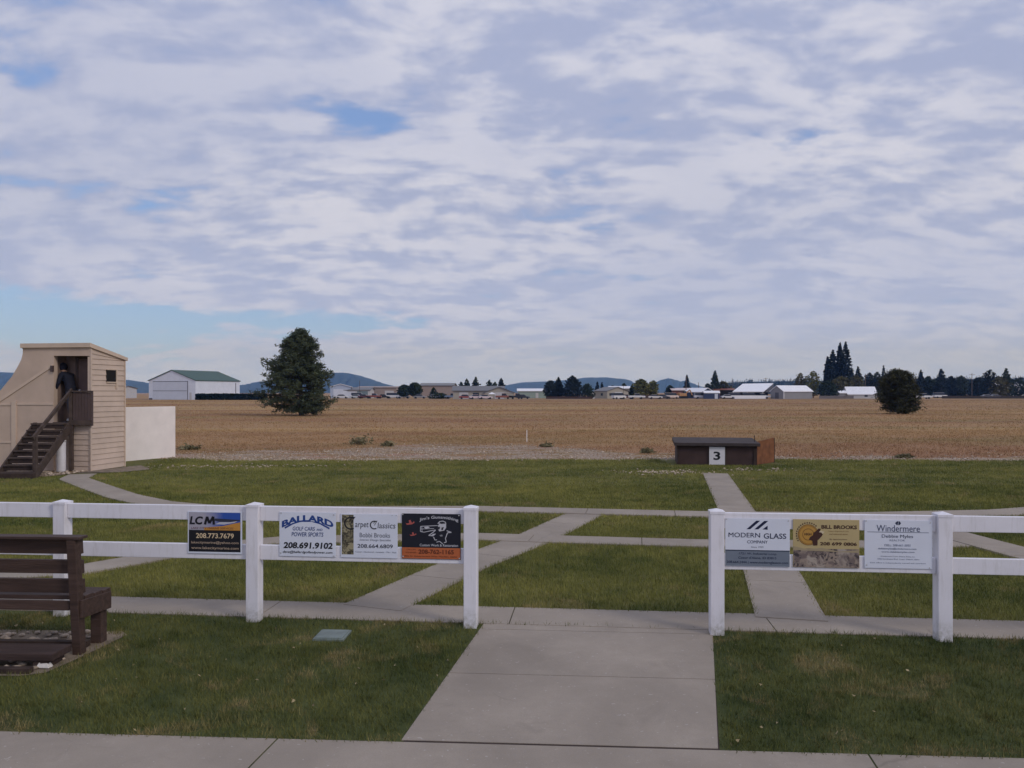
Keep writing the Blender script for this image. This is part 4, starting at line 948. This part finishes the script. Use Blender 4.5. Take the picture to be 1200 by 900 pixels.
# white hangar: its near corner at px 229
HA = R(-20); HW, HL = 17.0, 19.2
nc = Vector(((229 - CX) / F * 230, 230)); hc = nc - Vector((math.cos(HA), math.sin(HA))) * HW / 2
hg = gable('hangar', 'large white metal hangar with green roof and wide front door behind the field', hc.x * F / hc.y + CX, hc.y, HW, HL, HA, 5.55, 8.5, M['hangarwall'], M['hangarroof'], 'hangar', .25,
      [('hangar_door', 'front', -7.0, 5.6, .05, 5.2, M['hangardoor']), ('seam', 'front', -7.0, 5.6, 5.25, 5.4, M['seam']), ('seam', 'front', 5.65, 5.85, .0, 5.4, M['seam']), ('side_door', 'front', 6.4, 7.2, .05, 2.1, M['greytrim']), ('downpipe', 'right', 17.2, 17.45, .1, 5.0, M['seam']), ('base_trim', 'front', -8.4, -7.2, .0, .5, M['seam'])])
hgd = hg.children
for c in hgd:
    if c.name.startswith('hangar_door'):
        sm = MB(); sm.box(-.7, -.075, 2.6, 12.4, .03, .12); sm.build('door_seam', M['seam'], c)
hdg = MB(); rh = np.random.default_rng(5); n = 5000; L_ = 20.
Cn = np.stack([rh.uniform(0, L_, n), rh.uniform(-.5, .5, n), rh.uniform(.05, 1.75, n)], 1); V, Fc = leaf_geo(Cn, .3, 6, .6)
ho_ = np_mesh('hedge', V, Fc, M['hedge'], None, ((229.5 - CX) / F * 226, 226, 0)); tag(ho_, 'low dark clipped hedge along the foot of the white hangar', 'hedge')

far = []
far.append(gable('long_shed', 'long low grey shed behind the tower, left of the white hangar', 150, 300, 14, 24, R(90), 3.6, 4.4, M['greytrim'], M['greyroof'], parts=[('door', 'left', 8, 9.5, 0, 2.2, M['seam'])]))
far.append(gable('hangar', 'pale blue gabled hangar just right of the broad pine', 399, 300, 7.5, 16, R(10), 4.2, 5.2, M['bluewall'], M['whiteroof'], 'hangar', parts=[('hangar_door', 'front', -2.6, 2.6, .05, 3.4, M['hangardoor'])]))
far.append(gable('workshop', 'low pale workshop with teal grey front right of the blue hangar', 436, 305, 9, 10.5, R(90), 3.0, 3.9, M['greytrim'], M['greyroof'], parts=[('bay_door', 'left', .8, 4.8, .05, 2.6, mat('teal_grey', (.16, .22, .25), .6)), ('bay_door', 'left', 5.6, 9.6, .05, 2.4, M['hangardoor'])]))
far.append(gable('warehouse', 'wide low tan warehouse left of the round dark tree', 467, 320, 12, 15, R(90), 4.0, 4.4, M['tanwall'], M['tanwall'], parts=[('bay_door', 'left', 1, 4.5, .05, 2.8, M['greytrim'])]))
far.append(gable('warehouse', 'taller tan warehouse with a flat grey roof right of the round dark tree', 533, 330, 18, 13.5, R(90), 4.8, 5.8, M['tanwall'], M['greyroof'], parts=[('window', 'left', 8, 9, 1.5, 2.6, M['glass'])]))
hs_ = gable('long_house', 'long low grey roofed house with parked cars in front', 590, 268, 9, 16.5, R(90), 2.7, 4.1, M['beigewall'], M['greyroof'], 'house', .5, [('window', 'left', 2, 4, 1.0, 2.0, M['glass']), ('window', 'left', 8, 10, 1.0, 2.0, M['glass']), ('garage_door', 'left', 11.5, 14.5, .05, 2.2, M['greytrim'])])
gb_ = gable('gabled_house', 'low beige gabled wing with wide pale eaves at the right end of the long house', 585, 262, 9.6, 4.5, 0, 2.1, 3.8, M['beigewall'], M['greyroof'], 'house', .4, [('garage_door', 'front', -1.5, 1.5, .05, 2.0, M['greytrim']), ('verge_board', 'front', -4.6, 4.6, 2.0, 2.16, M['greytrim'])])
far.append(gable('shed', 'long pale green shed with white roof left of the tall dark evergreens', 643, 300, 8, 11.5, R(90), 2.6, 3.4, M['palegreen'], M['whiteroof'], parts=[('door', 'left', 4, 5, .05, 2.0, M['greytrim'])]))
far.append(gable('gabled_house', 'beige gabled house right of the tall dark evergreens, white truck parked before it', 724, 280, 8.5, 9, R(24), 2.6, 3.9, M['beigewall'], M['greyroof'], 'house', .4, [('garage_door', 'front', -1.2, 1.6, .05, 2.2, M['hangardoor']), ('window', 'front', -3.4, -2.2, 1.0, 1.9, M['glass']), ('window', 'left', 3, 4.4, 1.0, 1.9, M['glass'])]))
far.append(gable('shed', 'small white roofed shed peeking out behind the beige gabled house', 739, 300, 5, 8, R(90), 3.6, 4.3, M['beigewall'], M['whiteroof']))
far.append(gable('garden_shed', 'small white flat shed beside the dark green bush', 694, 276, 1.8, 2.0, 0, 1.5, 1.75, M['whiteroof'], M['whiteroof'], 'shed', .1, [('door', 'front', -.4, .4, .05, 1.3, M['greytrim'])]))
far.append(gable('barn', 'red brown building with pale pink roof left of the navy barn', 811, 300, 8, 8, R(90), 2.9, 3.6, M['redbrown'], M['pinkroof'], 'barn', .5, [('window', 'left', 2, 3.5, 1.0, 2.0, M['glass']), ('door', 'left', 5, 6, .05, 2.1, M['orangetan'])]))
far.append(gable('barn', 'navy blue barn with white gable roof', 829, 285, 5.6, 9, R(28), 2.3, 3.6, M['navy'], M['whiteroof'], 'barn', .35, [('barn_door', 'front', -1.2, 1.2, .05, 2.1, M['dark'])]))
far.append(gable('garden_shed', 'small navy shed with white roof in front of the navy barn', 842.5, 266, 3.2, 5.0, R(84), 1.9, 2.5, M['navy'], M['whiteroof'], 'shed', .15, [('door', 'left', .6, 1.6, .05, 1.7, M['hangardoor'])]))
far.append(gable('barn', 'low brown roofed barn half hidden behind the navy shed', 859, 320, 6, 8, R(90), 2.8, 3.6, M['redbrown'], M['redbrown'], 'barn'))
# open sided shelter with the big white roof
sh = empty('open_shelter', ((881 - CX) / F * 276, 276, 0), R(0)); tag(sh, 'large open sided shelter with wide white metal roof', 'shelter')
rfm = MB(); rfm.add([(-7, -1.5, 2.25), (3.6, -1.5, 2.25), (10.3, 9, 5.2), (-.5, 9, 5.0), (-7, -1.5, 2.5), (3.6, -1.5, 2.5), (10.3, 9, 5.45), (-.5, 9, 5.25)], [(3, 2, 1, 0), (4, 5, 6, 7), (0, 1, 5, 4), (1, 2, 6, 5), (2, 3, 7, 6), (3, 0, 4, 7)]); rfm.build('roof', M['whiteroof'], sh)
bkw = MB(); bkw.box(0, 9.3, 1.5, 17, .15, 3.0); bkw.build('rear_wall', M['dark'], sh)
gw = MB(); gw.ext([(4.2, -.6, 2.2), (10.4, 8.9, 5.1), (10.4, 8.9, 2.2)], (.1, .05, 0)); gw.build('gable_panel', M['seam'], sh)
for x in (-6.7, -1.8, 3.4): MB().box(x, -1.2, 1.15, .2, .2, 2.3).build('post', M['greytrim'], sh)
far.append(gable('hangar', 'grey metal hangar with bright white roof right of the open shelter', 910.5, 268, 5.6, 13.5, R(-62), 2.5, 4.3, M['greywall'], M['whiteroof'], 'hangar', .3, [('downpipe', 'right', .1, .3, .05, 2.4, M['whiteroof']), ('door', 'front', -.8, .8, .05, 2.1, M['seam'])]))
far.append(gable('shed', 'small white roofed shed beneath the tall fir group', 994, 285, 3, 3.5, R(90), 1.9, 2.6, M['greywall'], M['whiteroof'], 'shed', .3))
far.append(gable('house', 'white roofed house with small gable left of the dark rounded bush', 1024, 285, 7.5, 9.5, R(80), 1.5, 4.0, M['greytrim'], M['whiteroof'], 'house', .3, [('window', 'left', 3, 4, .6, 1.2, M['glass'])]))

far.append(gable('house', 'pale roofed house half hidden among trees at the far right', 1194, 330, 6, 10, R(90), 4.2, 6.0, M['greytrim'], M['whiteroof'], 'house'))

# ------------------------------------------------------------------ vehicles
def car(kind, label, px, d, c, yaw=0., group='vehicles parked beyond the field'):
    r = empty('parked_' + kind, ((px - CX) / F * d, d, 0), yaw); tag(r, label, kind.replace('_', ' '), group)
    pm_ = mat('car_paint', c, .35, .05, 1, spec=.5)
    if kind == 'car': prof_ = [(-2.2, .35), (2.2, .35), (2.25, .75), (1.3, .92), (-2.0, .95), (-2.25, .8)]; cab = [(-1.7, .94), (1.1, .91), (.4, 1.42), (-1.1, 1.42)]
    elif kind == 'van': prof_ = [(-2.4, .4), (2.4, .4), (2.4, 1.0), (1.9, 1.15), (-2.4, 1.15)]; cab = [(-2.38, 1.15), (1.8, 1.14), (1.2, 2.0), (-2.3, 2.0)]
    else: prof_ = [(-2.7, .5), (2.7, .5), (2.7, 1.0), (1.3, 1.12), (-2.7, 1.12)]; cab = [(-.6, 1.12), (1.25, 1.11), (.7, 1.78), (-.5, 1.78)]
    MB().ext([(x, -.85, z) for x, z in prof_], (0, 1.7, 0)).build('body', pm_, r, .06)
    MB().ext([(x, -.74, z) for x, z in cab], (0, 1.48, 0)).build('cabin', M['glass'], r, .04)
    zt = cab[2][1]; MB().box((cab[2][0] + cab[3][0]) / 2, 0, zt + .02, abs(cab[2][0] - cab[3][0]) + .1, 1.5, .05).build('roof', pm_, r)
    for x in (-1.4, 1.4):
        for y in (-.8, .8): MB().tube([(x, y - .1, .33), (x, y + .1, .33)], .33, 12).build('wheel', M['tyre'], r)
    for y in (-.6, .6): MB().box(prof_[2][0] + .01, y, .72, .04, .3, .14).build('headlight', M['greytrim'], r)
    return r
car('car', 'white car parked left of the low workshop, nearest the broad pine', 401, 283, (.62, .62, .65)); car('car', 'silver car parked before the low workshop', 418, 283, (.5, .52, .56)); car('van', 'small white van parked between the low workshop bays', 419.5, 290, (.66, .66, .68))
car('car', 'dark maroon car parked right of the low workshop', 427, 282, (.10, .025, .03)); car('pickup_truck', 'rust red pickup parked in front of the low tan warehouse', 438, 282, (.22, .06, .04)); car('car', 'black car parked in front of the low tan warehouse', 450, 284, (.02, .02, .025))
car('van', 'white van parked left of the round dark tree', 461, 284, (.66, .66, .7)); car('car', 'white car parked beneath the round dark tree', 473, 282, (.6, .6, .64)); car('car', 'grey car parked right of the round dark tree', 492, 278, (.25, .25, .28)); car('car', 'pale silver car parked before the dark brush heap', 509, 272, (.46, .46, .52))
car('car', 'dark blue car beside the dark brush heap', 521, 275, (.04, .06, .14)); car('pickup_truck', 'pale blue pickup parked at the left end of the long house', 530, 270, (.30, .40, .55))
car('car', 'pinkish white car parked before the long house, left of two', 558, 252, (.62, .48, .50), .3); car('car', 'pinkish white car parked before the long house, beside the white canopy', 568.5, 252, (.62, .50, .52), .3)
car('car', 'dark red car parked before the long house left of the pinkish cars', 546, 258, (.28, .07, .06)); car('pickup_truck', 'brown red pickup parked before the beige gabled wing', 590, 256, (.26, .09, .06)); car('pickup_truck', 'black pickup parked right of the beige gabled wing', 606, 256, (.02, .02, .024)); car('car', 'dark grey car behind the black pickup', 613, 262, (.06, .06, .07))
car('van', 'white van parked before the beige gabled house', 725, 256, (.68, .66, .66), .5); car('car', 'dark red car parked right of the white van', 734, 260, (.20, .05, .04)); car('pickup_truck', 'white pickup parked under the yellow green tree', 746, 258, (.66, .66, .68)); car('car', 'dark grey car parked beside the pale tarp', 777, 266, (.07, .07, .08))
car('car', 'white car parked by the red brown building', 768, 262, (.64, .62, .62)); car('van', 'cream van parked before the red brown building', 787, 268, (.62, .52, .48), .4); car('car', 'white car parked in the gap between navy shed and open shelter', 853, 266, (.66, .66, .7))
car('van', 'white van parked between the navy barn and the navy shed', 822, 268, (.62, .62, .68))
car('van', 'white van at the left side of the open shelter', 862, 270, (.66, .66, .7)); car('van', 'white van in the middle of the open shelter', 879, 270, (.66, .66, .7)); car('pickup_truck', 'white pickup at the right side of the open shelter', 893, 270, (.66, .66, .7))
car('pickup_truck', 'white pickup parked right of the dark rounded bush', 1082, 262, (.66, .66, .68)); car('van', 'small white van before the dark tree line', 1101.5, 300, (.62, .62, .66)); car('car', 'white car parked under the tall right hand trees, left of two', 1157, 285, (.5, .5, .55)); car('car', 'white car parked under the tall right hand trees, right of two', 1167, 285, (.6, .6, .64))
# canopy, tarp heap, brush, fences, digger
cn = empty('canopy_tent', ((576.5 - CX) / F * 254, 254, 0)); tag(cn, 'small white peaked canopy tent before the long house', 'canopy')
cm = MB(); cm.add([(-1.2, -1.2, 1.6), (1.2, -1.2, 1.6), (1.2, 1.2, 1.6), (-1.2, 1.2, 1.6), (0, 0, 2.2)], [(0, 1, 4), (1, 2, 4), (2, 3, 4), (3, 0, 4)]); cm.build('tent_roof', M['whiteroof'], cn)
for x in (-1.1, 1.1):
    for y in (-1.1, 1.1): MB().tube([(x, y, 0), (x, y, 1.6)], .04, 6).build('pole', M['greytrim'], cn)
dg = empty('excavator', ((800 - CX) / F * 282, 282, 0), R(15)); tag(dg, 'orange tan excavator parked before the red brown building', 'excavator')
for y in (-.9, .9): MB().ext([(-1.5, y - .25, .0), (1.5, y - .25, 0), (1.8, y - .25, .4), (1.4, y - .25, .8), (-1.4, y - .25, .8), (-1.8, y - .25, .4)], (0, .5, 0)).build('track', M['tyre'], dg)
MB().box(-.3, 0, 1.35, 2.8, 2.1, 1.0).build('body', M['orangetan'], dg, .08); MB().box(.5, -.5, 2.2, 1.0, .9, .9).build('cab', M['glass'], dg, .06)
MB().bar((.8, .4, 1.5), (3.0, .4, 3.0), .3, .4).build('boom', M['orangetan'], dg); MB().bar((3.0, .4, 3.0), (3.9, .4, 1.2), .25, .3).build('arm', M['orangetan'], dg); MB().ext([(3.6, 0, 1.2), (4.2, 0, 1.1), (4.0, 0, .5), (3.4, 0, .7)], (0, .8, 0)).build('bucket', M['tyre'], dg)
def bush(label, px, top, d, wpx, m_, seed, n=900, **k): return far_tree(label, px, top, d, wpx, 'wide', m_, seed, name='bush', n=n, base=.01, group='bushes beyond the field', cat='bush', **k)
bush('black green brush heap before the taller tan warehouse', 514, 460.5, 272, 24, M['green'], 300, leaf=.3)
bush('small dark bush against the taller tan warehouse', 508, 454.5, 300, 8, M['green'], 301, 400, leaf=.4)
bush('low dark bush behind the garden shed, right of the tall evergreens', 688, 450, 274, 18, M['green'], 302, leaf=.4)
# fence lines at the far edge
def far_fence(label, x0, x1, d, h, m_):
    L = (x1 - x0) / F * d; r = empty('board_fence', ((x0 - CX) / F * d, d, 0)); tag(r, label, 'fence', 'fences beyond the field')
    MB().box(L / 2, 0, h / 2 + .05, L, .05, h).build('panel', m_, r); n = max(2, int(L / 2.4))
    for k in range(n + 1): MB().box(L * k / n, -.06, h / 2 + .1, .12, .07, h + .15).build('post', m_, r)
far_fence('low white panel fence inside the open shelter', 861, 897, 265, 1.0, M['whiteroof']); far_fence('grey panel fence under the fir group right of the grey hangar', 960, 1000, 268, .95, mat('grey_board', (.17, .15, .15), .9)); far_fence('low brown fence behind the yellow green tree', 752, 788, 275, 1.2, mat('brown_board', (.09, .065, .055), .9))
far_fence('low dark brown fence before the dark tree line at the right', 1104, 1200, 272, .9, mat('dark_board', (.05, .04, .038), .9)); far_fence('low dark fence beneath the two tall evergreens', 640, 694, 262, .75, mat('dark_red_board', (.06, .035, .03), .9))
# runway strip of grey asphalt before the buildings
sheet('far_road', [(-140, 246), (220, 246), (220, 254), (-140, 254)], .02, M['asphalt'])

# ------------------------------------------------------------------ distant trees
ft_ = far_tree
ft_('round dark tree, left one of the joined pair before the tan warehouses', 473.5, 451, 276, 16, 'round', M['green'], 101, name='round_tree', n=1500, leaf=.42, base=.18, rag=.25)
ft_('round dark tree, right one of the joined pair before the tan warehouses', 486, 448.5, 279, 18, 'round', M['green'], 102, name='round_tree', n=1600, leaf=.42, base=.15, rag=.25)
for i, (px, top, wd) in enumerate(((540.5, 448, 14), (547, 444, 15), (557.5, 442, 15), (573.5, 445.5, 17), (580, 448, 17))):
    ft_(('thin grey green tree behind the long house roof, leftmost of five', 'broad dark tree behind the long house roof, second of five from left', 'bent topped tree behind the long house roof, tallest of five', 'ragged tree behind the long house roof, fourth of five from left', 'low ragged tree behind the long house roof, rightmost of five')[i], px, top, 330 + 6 * i, wd, 'cone', M['fir2'], 110 + i, n=800, leaf=.5, rag=.7)
ft_('dark pointed conifer behind the peak of the beige gabled wing', 587.5, 443.5, 315, 12, 'fir', M['fir'], 120, n=900, leaf=.45)
ft_('dark evergreen left of the tall pair, with low rounded top', 645, 446, 272, 16, 'round', M['fir'], 121, n=1600, leaf=.4, base=.02)
ft_('dark pointed evergreen, middle of the tall group before the hills', 654.5, 442.5, 274, 15, 'fir', M['fir'], 122, n=1600, leaf=.4, base=.02)
ft_('broadest dark evergreen of the tall group before the hills', 671, 440.5, 270, 21, lin([(0, .9), (.2, 1), (.5, .92), (.75, .7), (.9, .45), (1, .05)]), M['fir'], 123, n=2200, leaf=.42, base=.02)
ft_('dark conifer behind the beige gabled house, left of two', 700, 447.5, 320, 8, 'cone', M['fir'], 124, n=500); ft_('dark conifer behind the beige gabled house, right of two', 705.5, 448.5, 320, 7, 'cone', M['fir'], 125, n=450)
ft_('small dark tree over the roof of the beige gabled house', 718, 452, 330, 7, 'round', M['green'], 126, n=350, name='round_tree'); ft_('dark flat topped tree behind the white roofed shed', 731, 449.5, 320, 8, 'round', M['green'], 127, n=500, name='round_tree')
ft_('yellow green broad tree, larger one of two', 751.5, 444.5, 285, 20, 'round', M['maple'], 128, n=1800, leaf=.42, base=.1, name='leafy_tree'); ft_('yellow green tree, smaller right hand one of two', 765, 446.3, 288, 14, 'round', M['maple'], 129, n=1200, leaf=.42, base=.08, name='leafy_tree')
ft_('dark shrubby tree left of the large yellow green tree', 741, 452, 292, 8, 'wide', M['green'], 130, n=500, name='round_tree'); ft_('dark round tree left of the red brown building', 785, 452, 300, 11, 'round', M['green'], 131, n=800, name='round_tree')
ft_('slim dark conifer behind the red brown building with a pole in front', 805, 439.5, 310, 11, 'spire', M['fir'], 132, n=900, leaf=.4)
ft_('mid green conifer behind the navy barn', 838, 434.5, 320, 12, 'fir', M['fir2'], 133, n=1100, leaf=.45); ft_('yellow brown low tree right of the conifer behind the navy barn', 847, 447, 322, 18, 'round', M['olive'], 134, n=900, name='leafy_tree'); ft_('dark low tree left of the conifer behind the navy barn', 829.5, 449.5, 324, 10, 'round', M['green'], 135, n=500, name='round_tree')
ft_('thin leafed olive tree behind the grey hangar, left one', 938, 437.5, 310, 15, 'round', M['olive'], 136, n=800, leaf=.42, name='leafy_tree', rag=.6); ft_('thin leafed green tree behind the grey hangar, right one', 953, 435, 308, 17, 'round', M['maple'], 137, n=900, leaf=.42, name='leafy_tree', rag=.5)
for i, (px, top, wd, dd) in enumerate(((976, 410, 16, 312), (984.5, 402, 14, 315), (991, 400.5, 15, 310), (970, 418, 10, 306))):
    ft_(('tall dark fir of the group of four, second from left', 'tall dark fir of the group of four, third from left', 'tallest dark fir of the group of four, right side', 'shortest fir of the group of four, left edge')[i], px, top, dd, wd, lin([(0, .9), (.3, 1), (.6, .75), (.85, .38), (1, .02)]), M['fir'], 140 + i, n=2200, leaf=.5, layer=16, base=.15)
ft_('black green shrub tree below the tall fir group', 970, 446.5, 275, 24, 'round', M['green'], 146, n=1400, leaf=.42, base=.02, name='round_tree')
ft_('olive brown leafy tree below the tall fir group', 986, 441, 292, 26, 'round', M['olive'], 147, n=1400, leaf=.45, base=.05, name='leafy_tree'); ft_('olive leafy tree right of the tall fir group', 1002, 440, 296, 20, 'round', M['olive'], 148, n=1100, leaf=.45, base=.05, name='leafy_tree')
ft_('dark rounded conifer right of the tall fir group', 1005.5, 430, 318, 14, 'fir', M['fir'], 149, n=1200, leaf=.45); ft_('dark tree left of the utility pole by the white roofed house', 998, 433, 330, 12, 'fir', M['fir'], 150, n=800)
for i, (px, top, wd, pr__, mm) in enumerate(((1019, 437, 14, 'round', 'fir'), (1028, 436, 12, 'round', 'fir2'), (1035.5, 428.5, 12, 'spire', 'fir'), (1043, 436, 12, 'fir', 'fir2'), (1049, 431, 9, 'spire', 'fir'))):
    ft_(('dark rounded tree behind the white roofed house, left side', 'green rounded tree behind the white roofed house, right side', 'pointed dark conifer just left of the rounded bush', 'green conifer half hidden by the rounded bush', 'narrow conifer top rising over the rounded bush')[i], px, top, 330 + 5 * i, wd, pr__, M[mm], 160 + i, n=800)
for i, (px, top, wd, pr__, mm, dd) in enumerate(((1079, 433, 13, 'spire', 'fir', 310), (1088, 441, 12, 'round', 'fir2', 322), (1103, 432.5, 16, 'fir', 'fir', 312), (1115, 441, 14, 'round', 'fir', 330), (1126, 440.5, 16, 'round', 'fir2', 334), (1160, 433.5, 20, 'round', 'fir', 300), (1179, 431.5, 16, 'fir', 'fir2', 305), (1172, 442, 22, 'round', 'olive', 296), (1192, 444, 18, 'round', 'fir2', 318), (1146, 443, 16, 'round', 'fir', 325), (1096, 445, 14, 'round', 'fir2', 318), (1210, 438, 18, 'fir', 'fir', 310))):
    ft_(('slim dark conifer right of the rounded bush', 'low green tree between the slim conifer and flat topped conifer', 'dark flat topped conifer right of the slim conifer', 'dark tree in the tree line left of the crossarm pole', 'greenish tree in the tree line right beside the crossarm pole', 'broad dark tree right of the crossarm pole', 'pointed green conifer, tallest at the far right', 'olive leafy tree before the pointed green conifer', 'low green tree at the far right edge', 'dark low tree just right of the crossarm pole', 'low green tree behind the small white van', 'dark conifer outside the right edge')[i], px, top, dd, wd, pr__, M[mm], 170 + i, n=900, leaf=.5, base=.03)
# poles
def pole(label, px, top, d, arm=True, r=.13):
    h = H + (HY - top) * d / F; o = empty('utility_pole', ((px - CX) / F * d, d, 0)); tag(o, label, 'utility pole', 'utility poles beyond the field')
    MB().tube([(0, 0, 0), (0, 0, h)], [r, r * .7], 8).build('pole', M['polewood'], o)
    if arm: MB().box(0, -.1, h - .5, 2.2, .1, .12).build('crossarm', M['polewood'], o)
pole('utility pole with crossarm rising over the dark tree line', 1139, 437.5, 300); pole('plain pole left of the white roofed house', 1014, 438, 290, False, .16); pole('light pole in front of the slim conifer by the red brown building', 804, 441, 296, False, .16)
pole('thin pole behind the open shelter, right side', 897.5, 442.5, 380); pole('thin pole behind the open shelter, left side', 858, 443, 380, False); pole('short pole right of the slim conifer, left of the navy barn', 818.5, 448, 300, False); pole('thin pole by the low workshop', 421.5, 446, 300, False, .1); pole('thin pole before the beige gabled house', 730.5, 452, 272, False, .08)
pole('dark short pole right of the dark rounded bush', 1072.5, 440, 295, False, .14)

# far wood on rising ground at the right, then hills
def ridge(name, pts, D, depth, m_, seed, amp=.06, base=-2):
    """hill range: crest heights from the skyline, sloping to the plain in front and behind"""
    xs = np.linspace(pts[0][0], pts[-1][0], 90); yy = np.interp(xs, [p[0] for p in pts], [p[1] for p in pts]); r = np.random.default_rng(seed)
    k = D / F; X = (xs - CX) * k; Z = H + (HY - yy) * k
    for o_ in range(1, 5): Z = Z + np.interp(np.arange(90), np.linspace(0, 89, 6 * 2 ** o_), r.normal(0, amp * Z.max() / 2 ** o_, 6 * 2 ** o_)) * np.clip(Z / Z.max(), 0, 1)
    rows = [(-1, 0.0), (-.7, .22), (-.45, .52), (-.2, .85), (0, 1), (.3, .7), (.7, .25), (1, 0)]; V = []
    for t, q in rows:
        j = r.normal(0, .05, 90) * (q * (1 - q) * 4); V.append(np.stack([X * (1 + t * depth / D), np.full(90, D + t * depth) + r.normal(0, depth * .03, 90), np.maximum(Z * (q + j), 0) + base * (q == 0)], 1))
    V = np.concatenate(V); Fc = np.array([(i * 90 + j, i * 90 + j + 1, (i + 1) * 90 + j + 1, (i + 1) * 90 + j) for i in range(len(rows) - 1) for j in range(89)])
    return tag(np_mesh(name, V, Fc, m_, None, None, True), kind='structure')
ridge('blue_hill', [(230, 459), (262, 455), (290, 450), (320, 445), (350, 439), (385, 437), (400, 436.6), (410, 437.5), (425, 441), (440, 446), (455, 451), (480, 457), (500, 459)], 4200, 900, M['hill'], 1, .012)
ridge('left_hill', [(-260, 450), (-120, 441), (-40, 436), (0, 436), (20, 437), (60, 439), (110, 442), (148, 445), (175, 449), (215, 457)], 4200, 900, M['hill'], 2, .02)
ridge('far_mountain', [(560, 459), (590, 452), (612, 448), (640, 447), (665, 445), (685, 442.5), (710, 442), (735, 445), (750, 451), (765, 458)], 4900, 700, M['hill'], 3, .015)
ridge('far_mountain', [(745, 459), (762, 452), (772, 446), (783, 442.8), (790, 445), (797, 447), (803, 446), (812, 449), (822, 453), (840, 458)], 4900, 600, M['hill'], 4, .01)
ridge('wooded_rise', [(815, 459), (832, 451), (865, 447.5), (930, 446.5), (1000, 445.5), (1080, 444.5), (1200, 443.5), (1300, 443), (1400, 452)], 1300, 300, M['forest'], 5, .02)
rw = np.random.default_rng(9); Cn = []; Sz = []
for i in range(2600):
    px = rw.uniform(845, 1320); dd = rw.uniform(1000, 1310); t = (dd - 1000) / 300
    crest = np.interp(px, [820, 840, 880, 930, 1000, 1080, 1200, 1300], [459, 450, 447.2, 446.5, 445.5, 444.5, 443.5, 443]); zc = (H + (HY - crest) * 1300 / F) * min(1, t * 1.0)
    h = rw.uniform(3, 6.5); r0 = h * .28; x = (px - CX) * dd / F; n = 16
    q = rw.uniform(0, 1, n); az = rw.uniform(0, 6.28, n); Cn.append(np.stack([x + r0 * (1 - q) * np.cos(az), dd + r0 * (1 - q) * np.sin(az), zc + q * h], 1)); Sz.append(np.full(n, h * .13) * (1.3 - .7 * q))
V, Fc = leaf_geo(np.concatenate(Cn), np.concatenate(Sz), 10, .7); tag(np_mesh('distant_wood', V, Fc, M['forest']), 'far dark conifer wood covering the rise at the right', 'wood', kind='stuff')
Cn = []; Sz = []
for i in range(340):      # belt of trees behind the buildings at the right
    px = rw.uniform(1010, 1330); dd = rw.uniform(345, 420); h = rw.uniform(6, 9.3); r0 = h * .3; x = (px - CX) * dd / F; n = 60
    q = rw.uniform(0, 1, n); az = rw.uniform(0, 6.28, n); rr_ = r0 * (1 - q * .8) * rw.uniform(.4, 1, n); Cn.append(np.stack([x + rr_ * np.cos(az), dd + rr_ * np.sin(az), .2 + q * h], 1)); Sz.append(np.full(n, .55))
V, Fc = leaf_geo(np.concatenate(Cn), np.concatenate(Sz), 12, .7); tag(np_mesh('tree_belt', V, Fc, M['fir']), 'dense dark belt of trees closing the field behind the right hand trees', 'wood', kind='stuff')

# ------------------------------------------------------------------ haze
HAZE = 1.6e-4
if HAZE:
    hz = MB(); hz.box(0, 2650, 149, 11000, 6500, 302); 
    hm_ = bpy.data.materials.new('haze'); hm_.use_nodes = True; nt = hm_.node_tree; nt.nodes.clear()
    o_ = nt.nodes.new('ShaderNodeOutputMaterial'); pv_ = nt.nodes.new('ShaderNodeVolumePrincipled'); pv_.inputs['Color'].default_value = (.21, .44, 1.0, 1); pv_.inputs['Absorption Color'].default_value = (1, 1, 1, 1); pv_.inputs['Density'].default_value = HAZE; pv_.inputs['Anisotropy'].default_value = .0
    nt.links.new(pv_.outputs[0], o_.inputs['Volume']); tag(hz.build('haze', hm_), kind='stuff')
